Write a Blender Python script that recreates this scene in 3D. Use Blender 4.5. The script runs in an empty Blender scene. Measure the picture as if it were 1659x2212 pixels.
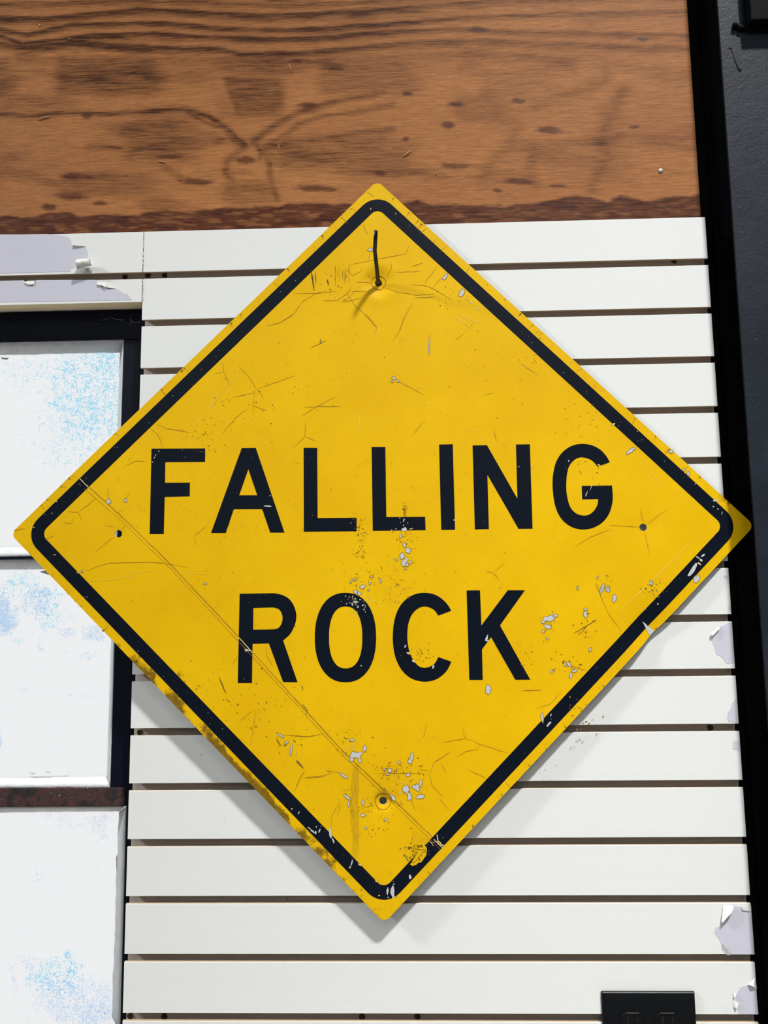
import bpy, bmesh, math, random
import numpy as np
from mathutils import Matrix, Vector
from mathutils.geometry import delaunay_2d_cdt

# ------------------------------------------------------------------ camera
FW, FH, FPX = 1659.0, 2212.0, 1700.0
Z0 = 2.06                                   # height of the second slat's top edge above the floor
CAM = np.array([0.4008, -1.1477, -0.5127 + Z0])
PITCH, YAW, ROLL = 0.1251, 0.0290, -0.0121


def _rot(rx, ry, rz):
    cx, sx, cy, sy, cz, sz = math.cos(rx), math.sin(rx), math.cos(ry), math.sin(ry), math.cos(rz), math.sin(rz)
    X = np.array([[1, 0, 0], [0, cx, -sx], [0, sx, cx]])
    Y = np.array([[cy, 0, sy], [0, 1, 0], [-sy, 0, cy]])
    Z = np.array([[cz, -sz, 0], [sz, cz, 0], [0, 0, 1]])
    return Y @ X @ Z


CR = np.array([[1, 0, 0], [0, 0, -1], [0, 1, 0]], float) @ _rot(PITCH, YAW, ROLL)
scene = bpy.context.scene
coll = scene.collection
cd = bpy.data.cameras.new('camera')
cam = bpy.data.objects.new('camera', cd)
coll.objects.link(cam)
M = Matrix([list(CR[i]) + [CAM[i]] for i in range(3)] + [[0, 0, 0, 1]])
cam.matrix_world = M
cd.sensor_fit = 'VERTICAL'
cd.sensor_height = 36.0
cd.sensor_width = 27.0
cd.lens = 36.0 * FPX / FH
cd.clip_start = 0.01
scene.camera = cam

# ------------------------------------------------------------------ view, world, lights
scene.view_settings.view_transform = 'Standard'
scene.view_settings.look = 'None'
scene.view_settings.gamma = 1.0
scene.view_settings.use_curve_mapping = False
scene.view_settings.exposure = 0.0
scene.cycles.max_bounces = 2
scene.cycles.adaptive_threshold = 0.03
scene.cycles.diffuse_bounces = 2
scene.cycles.glossy_bounces = 2
scene.cycles.transmission_bounces = 2

world = bpy.data.worlds.new('sky')
scene.world = world
world.use_nodes = True
bg = world.node_tree.nodes['Background']
bg.inputs['Color'].default_value = (0.97, 0.985, 1.0, 1)
bg.inputs['Strength'].default_value = 0.97

KEY_W, SIDE_W, ROOM_W = 34.0, 11.5, 18.0
KEY_POS = (2.93, -4.0, 7.60 + Z0)
SIDE_POS = (-5.60, -2.0, 3.60 + Z0)
CEIL_Z = 8.20 + Z0
LAMP_Z = 1.95 + Z0
FILL_LAMPS = [(1.2, -2.9), (-1.3, -2.9), (1.2, -5.0), (-1.3, -5.0)]  # unseen tube lamps added for ambient fill; nearest right follows the wood sheen


def area(name, loc, target, watts, shape, sx, sy=None, col=(1, 1, 1), spread=180):
    l = bpy.data.lights.new(name, 'AREA')
    l.energy = watts
    l.shape = shape
    l.size = sx
    if sy:
        l.size_y = sy
    l.color = col
    l.spread = math.radians(spread)
    o = bpy.data.objects.new(name, l)
    coll.objects.link(o)
    o.location = loc
    o.rotation_euler = (Vector(target) - Vector(loc)).to_track_quat('-Z', 'Y').to_euler()
    return o


area('key_spot_light', KEY_POS, (0.70, 0, -1.15 + Z0), KEY_W, 'DISK', 0.60, col=(1.0, 0.99, 0.965), spread=29)
area('side_spot_light', SIDE_POS, (0.38, 0, -0.4 + Z0), SIDE_W, 'DISK', 0.5, col=(0.97, 0.985, 1.0), spread=36)
for i, (lx, ly) in enumerate(FILL_LAMPS):
    area('fill_tube_light', (lx, ly, LAMP_Z - 0.095), (lx, ly, 0), ROOM_W, 'RECTANGLE', 1.2, 0.14, col=(0.96, 0.985, 1.0))


# ------------------------------------------------------------------ helpers
def lin(r, g=None, b=None):
    if g is None:
        r, g, b = r
    f = lambda c: (c / 255) / 12.92 if c / 255 <= 0.04045 else ((c / 255 + 0.055) / 1.055) ** 2.4
    return (f(r), f(g), f(b), 1.0)


def ray(x, y):
    d = CR @ np.array([(x - FW / 2) / FPX, -(y - FH / 2) / FPX, -1.0])
    return d


def wall(x, y, yy=0.0):
    """the point of the plane Y = yy that the photograph shows at pixel x, y"""
    d = ray(x, y)
    return CAM + d * ((yy - CAM[1]) / d[1])


def project(P):
    q = (P - CAM) @ CR
    return FW / 2 + FPX * q[:, 0] / -q[:, 2], FH / 2 - FPX * q[:, 1] / -q[:, 2]


# the sign's own plane
SC = np.array([0.3626, -0.0166, -0.3962 + Z0])
_a, _b, _c = -0.0022, 0.0180, 0.0018
SRX = Matrix.Rotation(_b, 3, 'Z') @ Matrix.Rotation(_a, 3, 'X') @ Matrix.Rotation(_c, 3, 'Y')
SR = np.array(SRX)


def S(x, y):
    """pixel -> (u, v) in the sign's plane, metres from its centre"""
    d = ray(x, y)
    n = SR[:, 1]
    p = CAM + d * (((SC - CAM) @ n) / (d @ n))
    l = SR.T @ (p - SC)
    return (l[0], l[2])


def new_obj(name, me, parent=None, mats=(), smooth=False):
    o = bpy.data.objects.new(name, me)
    coll.objects.link(o)
    if parent:
        o.parent = parent
    for m in mats:
        me.materials.append(m)
    if smooth:
        me.polygons.foreach_set('use_smooth', [True] * len(me.polygons))
    return o


def pydata(name, v, f, parent=None, mats=(), smooth=False, mi=None):
    me = bpy.data.meshes.new(name)
    me.from_pydata([tuple(map(float, p)) for p in v], [], f)
    o = new_obj(name, me, parent, mats, smooth)
    if mi is not None:
        me.polygons.foreach_set('material_index', mi)
    me.update()
    return o


def empty(name, loc=(0, 0, 0)):
    o = bpy.data.objects.new(name, None)
    coll.objects.link(o)
    o.location = loc
    return o


def tag(o, label=None, cat=None, group=None, kind=None):
    if label: o['label'] = label
    if cat: o['category'] = cat
    if group: o['group'] = group
    if kind: o['kind'] = kind
    return o


def box(name, x0, x1, y0, y1, z0, z1, mat, parent=None, bevel=0.0, seg=2):
    bm = bmesh.new()
    bmesh.ops.create_cube(bm, size=1)
    bmesh.ops.scale(bm, vec=(x1 - x0, y1 - y0, z1 - z0), verts=bm.verts)
    bmesh.ops.translate(bm, vec=((x0 + x1) / 2, (y0 + y1) / 2, (z0 + z1) / 2), verts=bm.verts)
    if bevel:
        bmesh.ops.bevel(bm, geom=bm.edges[:], offset=bevel, segments=seg, affect='EDGES', profile=0.5)
    me = bpy.data.meshes.new(name)
    bm.to_mesh(me)
    bm.free()
    return new_obj(name, me, parent, [mat])


def tube(name, pts, rad, mat, parent=None, n=12, cap=True):
    """round bar along a list of 3-D points; rad: number or list"""
    pts = [Vector(p) for p in pts]
    if not hasattr(rad, '__len__'):
        rad = [rad] * len(pts)
    v, f = [], []
    t0 = (pts[1] - pts[0]).normalized()
    ref = Vector((1, 0, 0)) if abs(t0.x) < 0.9 else Vector((0, 0, 1))
    for i, p in enumerate(pts):
        t = (pts[min(i + 1, len(pts) - 1)] - pts[max(i - 1, 0)]).normalized()
        a = (ref - t * ref.dot(t)).normalized()
        b = t.cross(a)
        for k in range(n):
            w = 2 * math.pi * k / n
            v.append(p + (a * math.cos(w) + b * math.sin(w)) * rad[i])
    for i in range(len(pts) - 1):
        for k in range(n):
            f.append((i * n + k, i * n + (k + 1) % n, (i + 1) * n + (k + 1) % n, (i + 1) * n + k))
    if cap:
        f.append(tuple(range(n))[::-1])
        f.append(tuple((len(pts) - 1) * n + k for k in range(n)))
    return pydata(name, v, f, parent, [mat], smooth=True)


# value noise on numpy arrays
_rng = np.random.default_rng(7)
_TAB = _rng.random((512, 512))


def vn(x, y, o=0):
    xi, yi = np.floor(x).astype(int), np.floor(y).astype(int)
    fx, fy = x - xi, y - yi
    fx, fy = fx * fx * (3 - 2 * fx), fy * fy * (3 - 2 * fy)
    t = lambda a, b: _TAB[(a + 37 * o) % 512, (b + 91 * o) % 512]
    return (t(xi, yi) * (1 - fx) + t(xi + 1, yi) * fx) * (1 - fy) + (t(xi, yi + 1) * (1 - fx) + t(xi + 1, yi + 1) * fx) * fy


def fbm(x, y, o=0, n=4):
    s, a, w = 0, 0.5, 0
    for k in range(n):
        s = s + a * vn(x * 2 ** k, y * 2 ** k, o + k)
        w += a
        a *= 0.5
    return s / w


def sstep(a, b, x):
    t = np.clip((x - a) / (b - a), 0, 1)
    return t * t * (3 - 2 * t)


# ------------------------------------------------------------------ materials
class NT:
    def __init__(s, name):
        s.m = bpy.data.materials.new(name)
        s.m.use_nodes = True
        s.t = s.m.node_tree
        s.b = s.t.nodes['Principled BSDF']
        s.out = s.t.nodes['Material Output']

    def n(s, kind, **kw):
        nd = s.t.nodes.new(kind)
        for k, v in kw.items():
            if k.startswith('i_'):
                nd.inputs[k[2:].replace('_', ' ')].default_value = v
            else:
                setattr(nd, k, v)
        return nd

    def l(s, a, b):
        s.t.links.new(a, b)

    def val(s, a, sock):
        if isinstance(a, (int, float)):
            sock.default_value = a
        else:
            s.l(a, sock)

    def coord(s, scale=(1, 1, 1), loc=(0, 0, 0), kind='Object'):
        tc = s.n('ShaderNodeTexCoord')
        mp = s.n('ShaderNodeMapping')
        mp.inputs['Scale'].default_value = scale
        mp.inputs['Location'].default_value = loc
        s.l(tc.outputs[kind], mp.inputs['Vector'])
        return mp.outputs['Vector']

    def noise(s, vec, scale, detail=4, rough=0.55, dist=0.0):
        nd = s.n('ShaderNodeTexNoise')
        nd.inputs['Scale'].default_value = scale
        nd.inputs['Detail'].default_value = detail
        nd.inputs['Roughness'].default_value = rough
        nd.inputs['Distortion'].default_value = dist
        s.l(vec, nd.inputs['Vector'])
        return nd.outputs['Fac']

    def ramp(s, fac, stops):
        nd = s.n('ShaderNodeValToRGB')
        el = nd.color_ramp.elements
        while len(el) > 1:
            el.remove(el[-1])
        el[0].position, el[0].color = stops[0]
        for p, c in stops[1:]:
            e = el.new(p)
            e.color = c
        s.l(fac, nd.inputs['Fac'])
        return nd.outputs['Color']

    def mix(s, fac, a, b, mode='MIX'):
        nd = s.n('ShaderNodeMix', data_type='RGBA', blend_type=mode)
        s.val(fac, nd.inputs[0])
        for v, k in ((a, 6), (b, 7)):
            if isinstance(v, tuple):
                nd.inputs[k].default_value = v
            else:
                s.l(v, nd.inputs[k])
        return nd.outputs[2]

    def math(s, op, a, b=0.0, clamp=False):
        nd = s.n('ShaderNodeMath', operation=op, use_clamp=clamp)
        s.val(a, nd.inputs[0])
        s.val(b, nd.inputs[1])
        return nd.outputs[0]

    def rng(s, v, a, b, c=0.0, d=1.0):
        nd = s.n('ShaderNodeMapRange')
        s.l(v, nd.inputs['Value'])
        for k, q in (('From Min', a), ('From Max', b), ('To Min', c), ('To Max', d)):
            nd.inputs[k].default_value = q
        return nd.outputs['Result']

    def attr(s, name):
        nd = s.n('ShaderNodeAttribute', attribute_name=name)
        return nd

    def bump(s, h, strength, dist=0.001):
        nd = s.n('ShaderNodeBump')
        nd.inputs['Strength'].default_value = strength
        nd.inputs['Distance'].default_value = dist
        s.l(h, nd.inputs['Height'])
        s.l(nd.outputs['Normal'], s.b.inputs['Normal'])

    def set(s, col=None, rough=None, metal=None, spec=None):
        for v, k in ((col, 'Base Color'), (rough, 'Roughness'), (metal, 'Metallic'), (spec, 'Specular IOR Level')):
            if v is None:
                continue
            if isinstance(v, (tuple, float, int)):
                s.b.inputs[k].default_value = v
            else:
                s.l(v, s.b.inputs[k])
        return s.m


def simple(name, col, rough=0.6, metal=0.0, var=0.12, scale=60, spec=0.5, bump=0.0, bscale=400):
    s = NT(name)
    c = s.coord()
    nz = s.noise(c, scale, 5)
    lo = tuple(x * (1 - var) for x in col[:3]) + (1,)
    hi = tuple(min(1, x * (1 + var)) for x in col[:3]) + (1,)
    s.set(s.mix(nz, lo, hi), rough, metal, spec)
    if bump:
        s.bump(s.noise(c, bscale, 3), bump, 0.0006)
    return s.m


MAT = {}
# white melamine film
s = NT('white_laminate')
c = s.coord()
sc = s.coord((1, 1, 60))
col = s.mix(s.rng(s.noise(sc, 2.0, 3), 0.3, 0.7), lin(231, 233, 231), lin(233, 235, 233))
speck = s.rng(s.noise(s.coord((1, 1, 2.2)), 120, 2, 0.5), 0.77, 0.80)
col = s.mix(s.math('MULTIPLY', speck, 0.35), col, lin(150, 146, 140))
s.set(col, 0.45, 0, 0.28)
s.bump(s.noise(c, 700, 2), 0.06, 0.0006)
MAT['white'] = s.m
MAT['mdf'] = simple('raw_fibreboard', lin(182, 160, 128), 0.8, var=0.1, scale=200)
MAT['litedge'] = simple('bounce_lit_edge', lin(255, 232, 188), 0.7, var=0.06, scale=60)  # lighter copy of the fibreboard, light from below put into the colour
MAT['groove'] = simple('groove_back_fibreboard', lin(230, 218, 211), 0.75, var=0.06, scale=30)
MAT['furring'] = simple('pale_pine_strip', lin(244, 226, 214), 0.7, var=0.08, scale=40)
s = NT('peeled_core_paper')
s.set(s.mix(s.noise(s.coord((3, 1, 200)), 3, 4), lin(197, 197, 212), lin(210, 210, 222)), 0.7)
MAT['peel'] = s.m
MAT['film'] = simple('torn_film', lin(226, 228, 221), 0.5, var=0.04)
MAT['screw'] = simple('dark_screw', lin(84, 68, 50), 0.6, 0.2, var=0.4, scale=500)
MAT['wallpaint'] = simple('plain_wall_paint', lin(205, 204, 200), 0.7, var=0.05, scale=4)
MAT['concrete'] = simple('concrete_floor', lin(206, 202, 195), 0.6, var=0.08, scale=3)
MAT['ceil'] = simple('ceiling_paint', lin(214, 214, 210), 0.8, var=0.04, scale=3)
MAT['gapshade'] = simple('recess_shade_black', (0.0035, 0.004, 0.006, 1), 0.8, var=0.2, spec=0.15)  # near-black that puts the shade of the gap and column sides into colour

# plywood (grain and stain fields are carried by the board's own vertices)
s = NT('stained_plywood')
at = s.attr('grain')
sep = s.n('ShaderNodeSeparateColor')
s.l(at.outputs['Color'], sep.inputs[0])
fib = s.noise(s.coord((22, 1, 430)), 1.0, 4, 0.7, 0.2)
fib2 = s.noise(s.coord((70, 1, 1000)), 1.0, 2, 0.6)
big = s.noise(s.coord((2.0, 1, 9)), 1.0, 3)
base = s.mix(s.rng(big, 0.3, 0.7), lin(154, 99, 58), lin(175, 117, 68))
gf = s.math('MULTIPLY', sep.outputs[0], s.rng(fib, 0.34, 0.60, 1.45, 0.75), True)
base = s.mix(gf, base, lin(70, 36, 12))
st = s.mix(s.rng(fib, 0.35, 0.7), lin(52, 24, 16), lin(98, 50, 29))
base = s.mix(sep.outputs[1], base, st)
fm = s.rng(fib, 0.33, 0.67, 0.74, 1.22)
fm2 = s.rng(fib2, 0.28, 0.72, 0.80, 1.18)
mulc = s.n('ShaderNodeMix', data_type='RGBA', blend_type='MULTIPLY')
mulc.inputs[0].default_value = 1.0
s.l(base, mulc.inputs[6])
s.l(s.math('MULTIPLY', fm, fm2), mulc.inputs[7])
pale = s.rng(s.noise(s.coord((260, 1, 500)), 1.0, 2, 0.5), 0.70, 0.78, 0.0, 0.35)
fin = s.mix(pale, mulc.outputs[2], lin(205, 160, 110))
s.set(fin, s.rng(sep.outputs[1], 0, 1, 0.60, 0.40), 0, 0.14)
s.bump(s.math('ADD', fib, fib2), 0.10, 0.0008)
MAT['wood'] = s.m

# sign sheeting
def sheeting(name, grime_attr=True):
    s = NT(name)
    c = s.coord()
    n1 = s.noise(c, 7, 5, 0.6)
    n2 = s.noise(c, 45, 5, 0.65)
    col = s.mix(s.rng(n1, 0.3, 0.72), lin(227, 177, 3), lin(238, 191, 5))
    col = s.mix(s.math('MULTIPLY', s.rng(n2, 0.60, 0.80), 0.28), col, lin(172, 126, 14))
    sp = s.rng(s.noise(c, 260, 2, 0.5), 0.725, 0.76)
    col = s.mix(s.math('MULTIPLY', sp, 0.55), col, lin(120, 88, 20))
    if grime_attr:
        g = s.attr('grime')
        br = s.noise(c, 60, 5, 0.7)
        fac = s.math('SUBTRACT', s.math('ADD', g.outputs['Fac'], s.math('MULTIPLY', s.rng(br, 0.3, 0.7), 0.75)), 0.80)
        fac = s.math('MULTIPLY', fac, 3.2, True)
        dirt = s.mix(s.rng(s.noise(c, 160, 4), 0.35, 0.65), lin(66, 48, 18), lin(122, 90, 28))
        col = s.mix(s.math('MULTIPLY', fac, 0.85), col, dirt)
    s.set(col, s.rng(n2, 0.3, 0.8, 0.40, 0.56), 0, 0.15)
    s.bump(s.noise(c, 900, 2), 0.05, 0.0005)
    return s.m


MAT['yellow'] = sheeting('yellow_reflective_sheeting')
MAT['yellow_plain'] = sheeting('yellow_sheeting_patch', False)
s = NT('black_screen_ink')
c = s.coord()
col = s.mix(s.noise(c, 10, 4), lin(8, 15, 26), lin(14, 23, 35))
scr = s.rng(s.noise(s.coord((30, 1, 240), kind='Object'), 1.0, 6, 0.75, 2.5), 0.70, 0.76)
col = s.mix(s.math('MULTIPLY', scr, 0.25), col, lin(90, 98, 104))
s.set(col, 0.42, 0, 0.13)
s.bump(s.noise(c, 900, 2), 0.05, 0.0005)
MAT['ink'] = s.m
MAT['alu'] = simple('bare_sign_metal', lin(196, 198, 200), 0.5, 0.0, var=0.14, scale=220)
MAT['aluback'] = simple('aluminium_back', lin(150, 150, 148), 0.45, 0.7)
MAT['crack'] = simple('cracked_sheeting_dirt', lin(152, 110, 12), 0.8, var=0.3, scale=150)
MAT['speck'] = simple('dark_abrasion', lin(122, 90, 20), 0.8, var=0.35, scale=300)
MAT['chipedge'] = simple('chip_rim_dirt', lin(140, 104, 26), 0.8, var=0.3, scale=300)
MAT['pale'] = simple('pale_scratch', lin(226, 206, 140), 0.6)
MAT['faint'] = simple('faint_scratch', lin(246, 206, 60), 0.5)
MAT['blackmark'] = simple('black_scuff', lin(38, 36, 22), 0.7)

# steel window
MAT['navy'] = simple('navy_black_steel_paint', lin(8, 15, 29), 0.5, 0.0, var=0.35, scale=45, spec=0.14, bump=0.15, bscale=120)
s = NT('old_putty')
c = s.coord((1, 1, 1))
s.set(s.mix(s.noise(c, 60, 6, 0.7), lin(178, 180, 180), lin(226, 229, 231)), 0.8)  # whitened to stand in for daylight glowing through the beads
s.bump(s.noise(c, 140, 4), 0.4, 0.002)
MAT['putty'] = s.m
s = NT('rusted_sash_bar')
c = s.coord()
r = s.noise(c, 55, 7, 0.75)
col = s.ramp(r, [(0.36, lin(22, 20, 23)), (0.47, lin(44, 32, 30)), (0.54, lin(84, 46, 44)), (0.58, lin(40, 32, 33)), (0.64, lin(60, 50, 48)), (0.68, lin(160, 156, 154))])
s.set(col, 0.8)
s.bump(r, 0.5, 0.002)
MAT['rust'] = s.m
# frosted, dirty panes that let the daylight through
s = NT('frosted_glass')
at = s.attr('haze')
sep = s.n('ShaderNodeSeparateColor')
s.l(at.outputs['Color'], sep.inputs[0])
c = s.coord()
sp = s.noise(c, 420, 3, 0.6)
sp2 = s.noise(c, 130, 4, 0.65)
d1 = s.math('ADD', s.math('MULTIPLY', sp, 0.65), s.math('MULTIPLY', sp2, 0.35))
f1 = s.math('MULTIPLY', s.math('SUBTRACT', s.math('ADD', d1, s.math('MULTIPLY', sep.outputs[0], 0.15)), 0.625), 9.0, True)
f2 = s.math('MULTIPLY', s.math('SUBTRACT', s.math('ADD', d1, s.math('MULTIPLY', sep.outputs[1], 0.36)), 0.66), 4.5, True)
f3 = s.math('MULTIPLY', s.math('SUBTRACT', s.math('ADD', d1, s.math('MULTIPLY', sep.outputs[2], 0.30)), 0.66), 5.0, True)
col = s.mix(s.math('MULTIPLY', f1, 0.92), (0.93, 0.925, 0.92, 1), (0.28, 0.70, 0.90, 1))
col = s.mix(s.math('MULTIPLY', f2, 0.85), col, (0.40, 0.62, 0.88, 1))
col = s.mix(s.math('MULTIPLY', f3, 0.7), col, (0.66, 0.66, 0.84, 1))
tr = s.n('ShaderNodeBsdfTranslucent')
s.l(col, tr.inputs['Color'])
df = s.n('ShaderNodeBsdfGlossy')
df.inputs['Roughness'].default_value = 0.3
fr = s.n('ShaderNodeMixShader')
fr.inputs[0].default_value = 0.03
s.l(tr.outputs[0], fr.inputs[1])
s.l(df.outputs[0], fr.inputs[2])
s.l(fr.outputs[0], s.out.inputs['Surface'])
MAT['pane'] = s.m

# column
s = NT('dark_blue_grey_steel_paint')
c = s.coord()
col = s.mix(s.rng(s.noise(c, 9, 5), 0.3, 0.7), lin(25, 31, 40), lin(37, 43, 53))
fl = s.rng(s.noise(s.coord((1, 1, 0.6)), 240, 3, 0.6), 0.73, 0.77)
col = s.mix(s.math('MULTIPLY', fl, 0.45), col, lin(120, 122, 124))
s.set(col, 0.5, 0, 0.18)
s.bump(s.math('ADD', s.noise(c, 330, 3), s.math('MULTIPLY', s.noise(c, 60, 3), 1.2)), 0.35, 0.0012)
MAT['column'] = s.m
MAT['blacksteel'] = simple('black_steel_paint', lin(7, 10, 12), 0.7, var=0.3, scale=120, spec=0.06, bump=0.25, bscale=220)
MAT['hook'] = simple('black_hook_coating', lin(14, 14, 12), 0.28, var=0.2, spec=0.6)
MAT['plastic'] = simple('black_gloss_plastic', lin(10, 13, 16), 0.38, var=0.15, spec=0.2)
MAT['slot'] = simple('socket_slot', (0.002, 0.002, 0.002, 1), 0.8)
MAT['lampbody'] = simple('lamp_housing', lin(230, 230, 226), 0.5)
MAT['nail'] = simple('nail_head_zinc', lin(176, 178, 178), 0.4, 0.4)

# ------------------------------------------------------------------ the setting
X0, X1, Y0 = -7.0, 6.0, -7.5
WX0, WX1 = -1.02, -0.004                    # window opening
WZT, WZB = -0.035 + Z0, -1.12 + Z0
tag(box('floor', X0, X1, Y0, 0.14, -0.1, 0.0, MAT['concrete']), 'grey concrete floor of the shop', kind='structure')
tag(box('ceiling', X0, X1, Y0, 0.14, CEIL_Z, CEIL_Z + 0.1, MAT['ceil']), 'pale ceiling of the shop', kind='structure')
tag(box('wall_left', X0 - 0.1, X0, Y0, 0.14, 0, CEIL_Z, MAT['wallpaint']), 'plain side wall left of the window', kind='structure')
tag(box('wall_right', X1, X1 + 0.1, Y0, 0.14, 0, CEIL_Z, MAT['wallpaint']), 'plain side wall right of the steel column', kind='structure')
tag(box('wall_front', X0 - 0.1, X1 + 0.1, Y0 - 0.1, Y0, 0, CEIL_Z, MAT['wallpaint']), 'plain wall facing the sign', kind='structure')
wb = tag(empty('wall_back'), 'wall that carries the slat panels and the window', kind='structure')
WY0, WY1 = 0.031, 0.058
box('wall_section', WX1, 0.80, WY0, WY1, 0, CEIL_Z, MAT['wallpaint'], wb)
box('wall_section', 0.80, 1.30, 0.032, WY1, 0, CEIL_Z, MAT['gapshade'], wb)  # black stands in for the shade in the gap beside the column
box('wall_section', 1.30, X1, WY0, WY1, 0, CEIL_Z, MAT['wallpaint'], wb)
box('wall_section', X0, WX0, WY0, WY1, 0, CEIL_Z, MAT['wallpaint'], wb)
box('wall_section', WX0, WX1, WY0, WY1, WZT, CEIL_Z, MAT['wallpaint'], wb)
box('wall_section', WX0, WX1, WY0, WY1, 0, WZB, MAT['wallpaint'], wb)

# ------------------------------------------------------------------ slatwall
PITCH_S, GAP = 0.0762, 0.0102
XR = 0.8620


def slat_top(k):
    return Z0 + 0.0767 if k == 1 else Z0 - (k - 2) * PITCH_S


_slat_mesh = {}


def slat(parent, k, x0, x1, zt, zb):
    """one board: wide white face on a narrower stem, the stem sits on the backing"""
    key = (round(x0, 4), round(x1, 4), round(zt - zb, 4))
    h = zt - zb
    if key not in _slat_mesh:
        e = 0.0003
        prof = [(e, -0.0), (0, -e), (0, -h + e), (e, -h), (0.0042, -h), (0.0042, -h + 0.0055), (0.0141, -h + 0.0055),
                (0.0141, -0.0055), (0.0042, -0.0055), (0.0042, 0.0)]
        n = len(prof)
        v = [(x0, y, z) for y, z in prof] + [(x1, y, z) for y, z in prof]
        f, mi = [], []
        for i in range(n):
            j = (i + 1) % n
            f.append((i, j, n + j, n + i))
            mi.append(0 if i in (0, 1, 2) else 1)
        f += [tuple(range(n))[::-1], tuple(range(n, 2 * n))]
        mi += [1, 1]
        o = pydata('slat', v, f, parent, [MAT['white'], MAT['mdf']], mi=mi)
        _slat_mesh[key] = o.data
    else:
        o = new_obj('slat', _slat_mesh[key], parent)
    o.location = (0, 0, zt)
    return o


NROW = 27
main = tag(empty('slatwall_panel', (0, 0, 0)), 'tall white slatwall panel behind the yellow sign, right of the window', 'wall panel')
for k in range(1, NROW + 1):
    zt = slat_top(k)
    slat(main, k, 0.0, XR, zt, max(zt - PITCH_S + GAP, 0.02))
box('backing', 0.0002, XR - 0.0002, 0.014, 0.019, 0.02, slat_top(1), MAT['groove'], main)
box('furring_strip', 0.012, 0.045, 0.019, 0.0308, 0.02, slat_top(1), MAT['furring'], main)
box('furring_strip', XR - 0.06, XR - 0.02, 0.019, 0.0308, 0.02, slat_top(1), MAT['furring'], main)
box('furring_strip', 0.40, 0.44, 0.019, 0.0308, 0.02, slat_top(1), MAT['furring'], main)

HB = -0.0372 + Z0                           # cut lower edge of the short panel over the window
head = tag(empty('slatwall_panel', (0, 0, 0)), 'short white slatwall panel above the window with large peeled patches', 'wall panel')
slat(head, 1, WX0 - 0.3, -0.0012, slat_top(1), slat_top(1) - PITCH_S + GAP)
slat(head, 2, WX0 - 0.3, -0.0012, slat_top(2), HB)
box('backing', WX0 - 0.3, -0.0014, 0.014, 0.019, HB, slat_top(1), MAT['groove'], head)
box('furring_strip', WX0 - 0.3, -0.0014, 0.0191, 0.0300, HB - 0.0006, HB + 0.045, MAT['furring'], head)
box('furring_strip', WX0 - 0.3, -0.0014, 0.0191, 0.0300, slat_top(1) - 0.05, slat_top(1), MAT['furring'], head)
# raw lower edge of the fibreboard, bounce light put into its pale colour
box('raw_edge', WX0 - 0.3, -0.0014, 0.0004, 0.0190, HB - 0.0004, HB + 0.0001, MAT['litedge'], head)


def poly_patch(name, px, mat, parent, yy=-0.00025, th=0.0002):
    """thin flat piece lying on a plane, outlined by pixels of the photograph"""
    P = [wall(x, y, yy) for x, y in px]
    n = len(P)
    v = [tuple(p) for p in P] + [(p[0], p[1] + th, p[2]) for p in P]
    f = [tuple(range(n)), tuple(range(n, 2 * n))[::-1]]
    f += [(i, n + i, n + (i + 1) % n, (i + 1) % n) for i in range(n)]
    o = pydata(name, v, f, parent, [mat])
    bm = bmesh.new()
    bm.from_mesh(o.data)
    bmesh.ops.recalc_face_normals(bm, faces=bm.faces)
    bmesh.ops.triangulate(bm, faces=[x for x in bm.faces if len(x.verts) > 4])
    bm.to_mesh(o.data)
    bm.free()
    return o


def Zm(ox, oy, sc, pts):
    return [(ox + a / sc, oy + b / sc) for a, b in pts]


ZA = (0, 480, 3.95)
poly_patch('peeled_patch', Zm(*ZA, [(-420, 122), (0, 104), (200, 104), (400, 100), (520, 112), (580, 125), (600, 150), (612, 185), (620, 213), (700, 213), (735, 207),
                                    (742, 240), (750, 275), (745, 305), (725, 325), (690, 340), (650, 345), (640, 360), (640, 388), (598, 398), (598, 420), (400, 426), (0, 436), (-420, 448)]), MAT['peel'], head)
poly_patch('peeled_patch', Zm(*ZA, [(-420, 515), (0, 500), (205, 496), (215, 515), (240, 530), (280, 530), (300, 505), (310, 494), (600, 492), (826, 492), (828, 530), (870, 538), (905, 556),
                                    (950, 560), (990, 568), (1030, 585), (1055, 610), (1080, 608), (1105, 635), (1126, 664), (900, 668), (400, 676), (0, 682), (-420, 692)]), MAT['peel'], head)
ZR = (1240, 1000, 3.687)
ZS = (1240, 1600, 3.613)
for pts in (Zm(*ZR, [(1195, 890), (1215, 893), (1226, 905), (1226, 930), (1210, 915), (1190, 908)]),
            Zm(*ZR, [(1244, 1115), (1246, 1180), (1230, 1160), (1236, 1135)]),
            Zm(*ZR, [(1254, 1275), (1266, 1450), (1273, 1590), (1215, 1600), (1190, 1560), (1165, 1535), (1130, 1525), (1120, 1470), (1100, 1430), (1097, 1390), (1110, 1370), (1135, 1345), (1158, 1305), (1200, 1290), (1225, 1275)]),
            Zm(*ZR, [(1290, 1880), (1305, 2072), (1230, 2060), (1218, 2030), (1225, 1985), (1245, 1960), (1260, 1910)]),
            Zm(*ZS, [(1290, 2), (1292, 90), (1275, 70), (1238, 62), (1240, 2)]),
            Zm(*ZS, [(1240, 1290), (1310, 1295), (1315, 1325), (1385, 1335), (1409, 1668), (1225, 1668), (1195, 1630), (1155, 1590), (1125, 1540), (1095, 1495), (1105, 1460), (1130, 1450), (1145, 1480), (1150, 1430), (1180, 1400), (1220, 1350)]),
            Zm(*ZS, [(1420, 1935), (1440, 2135), (1282, 2135), (1270, 2080), (1285, 2055), (1255, 2030), (1265, 1975), (1300, 1925), (1355, 1903), (1395, 1910), (1410, 1930)])):
    poly_patch('peeled_patch', pts, MAT['peel'], main)


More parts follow.
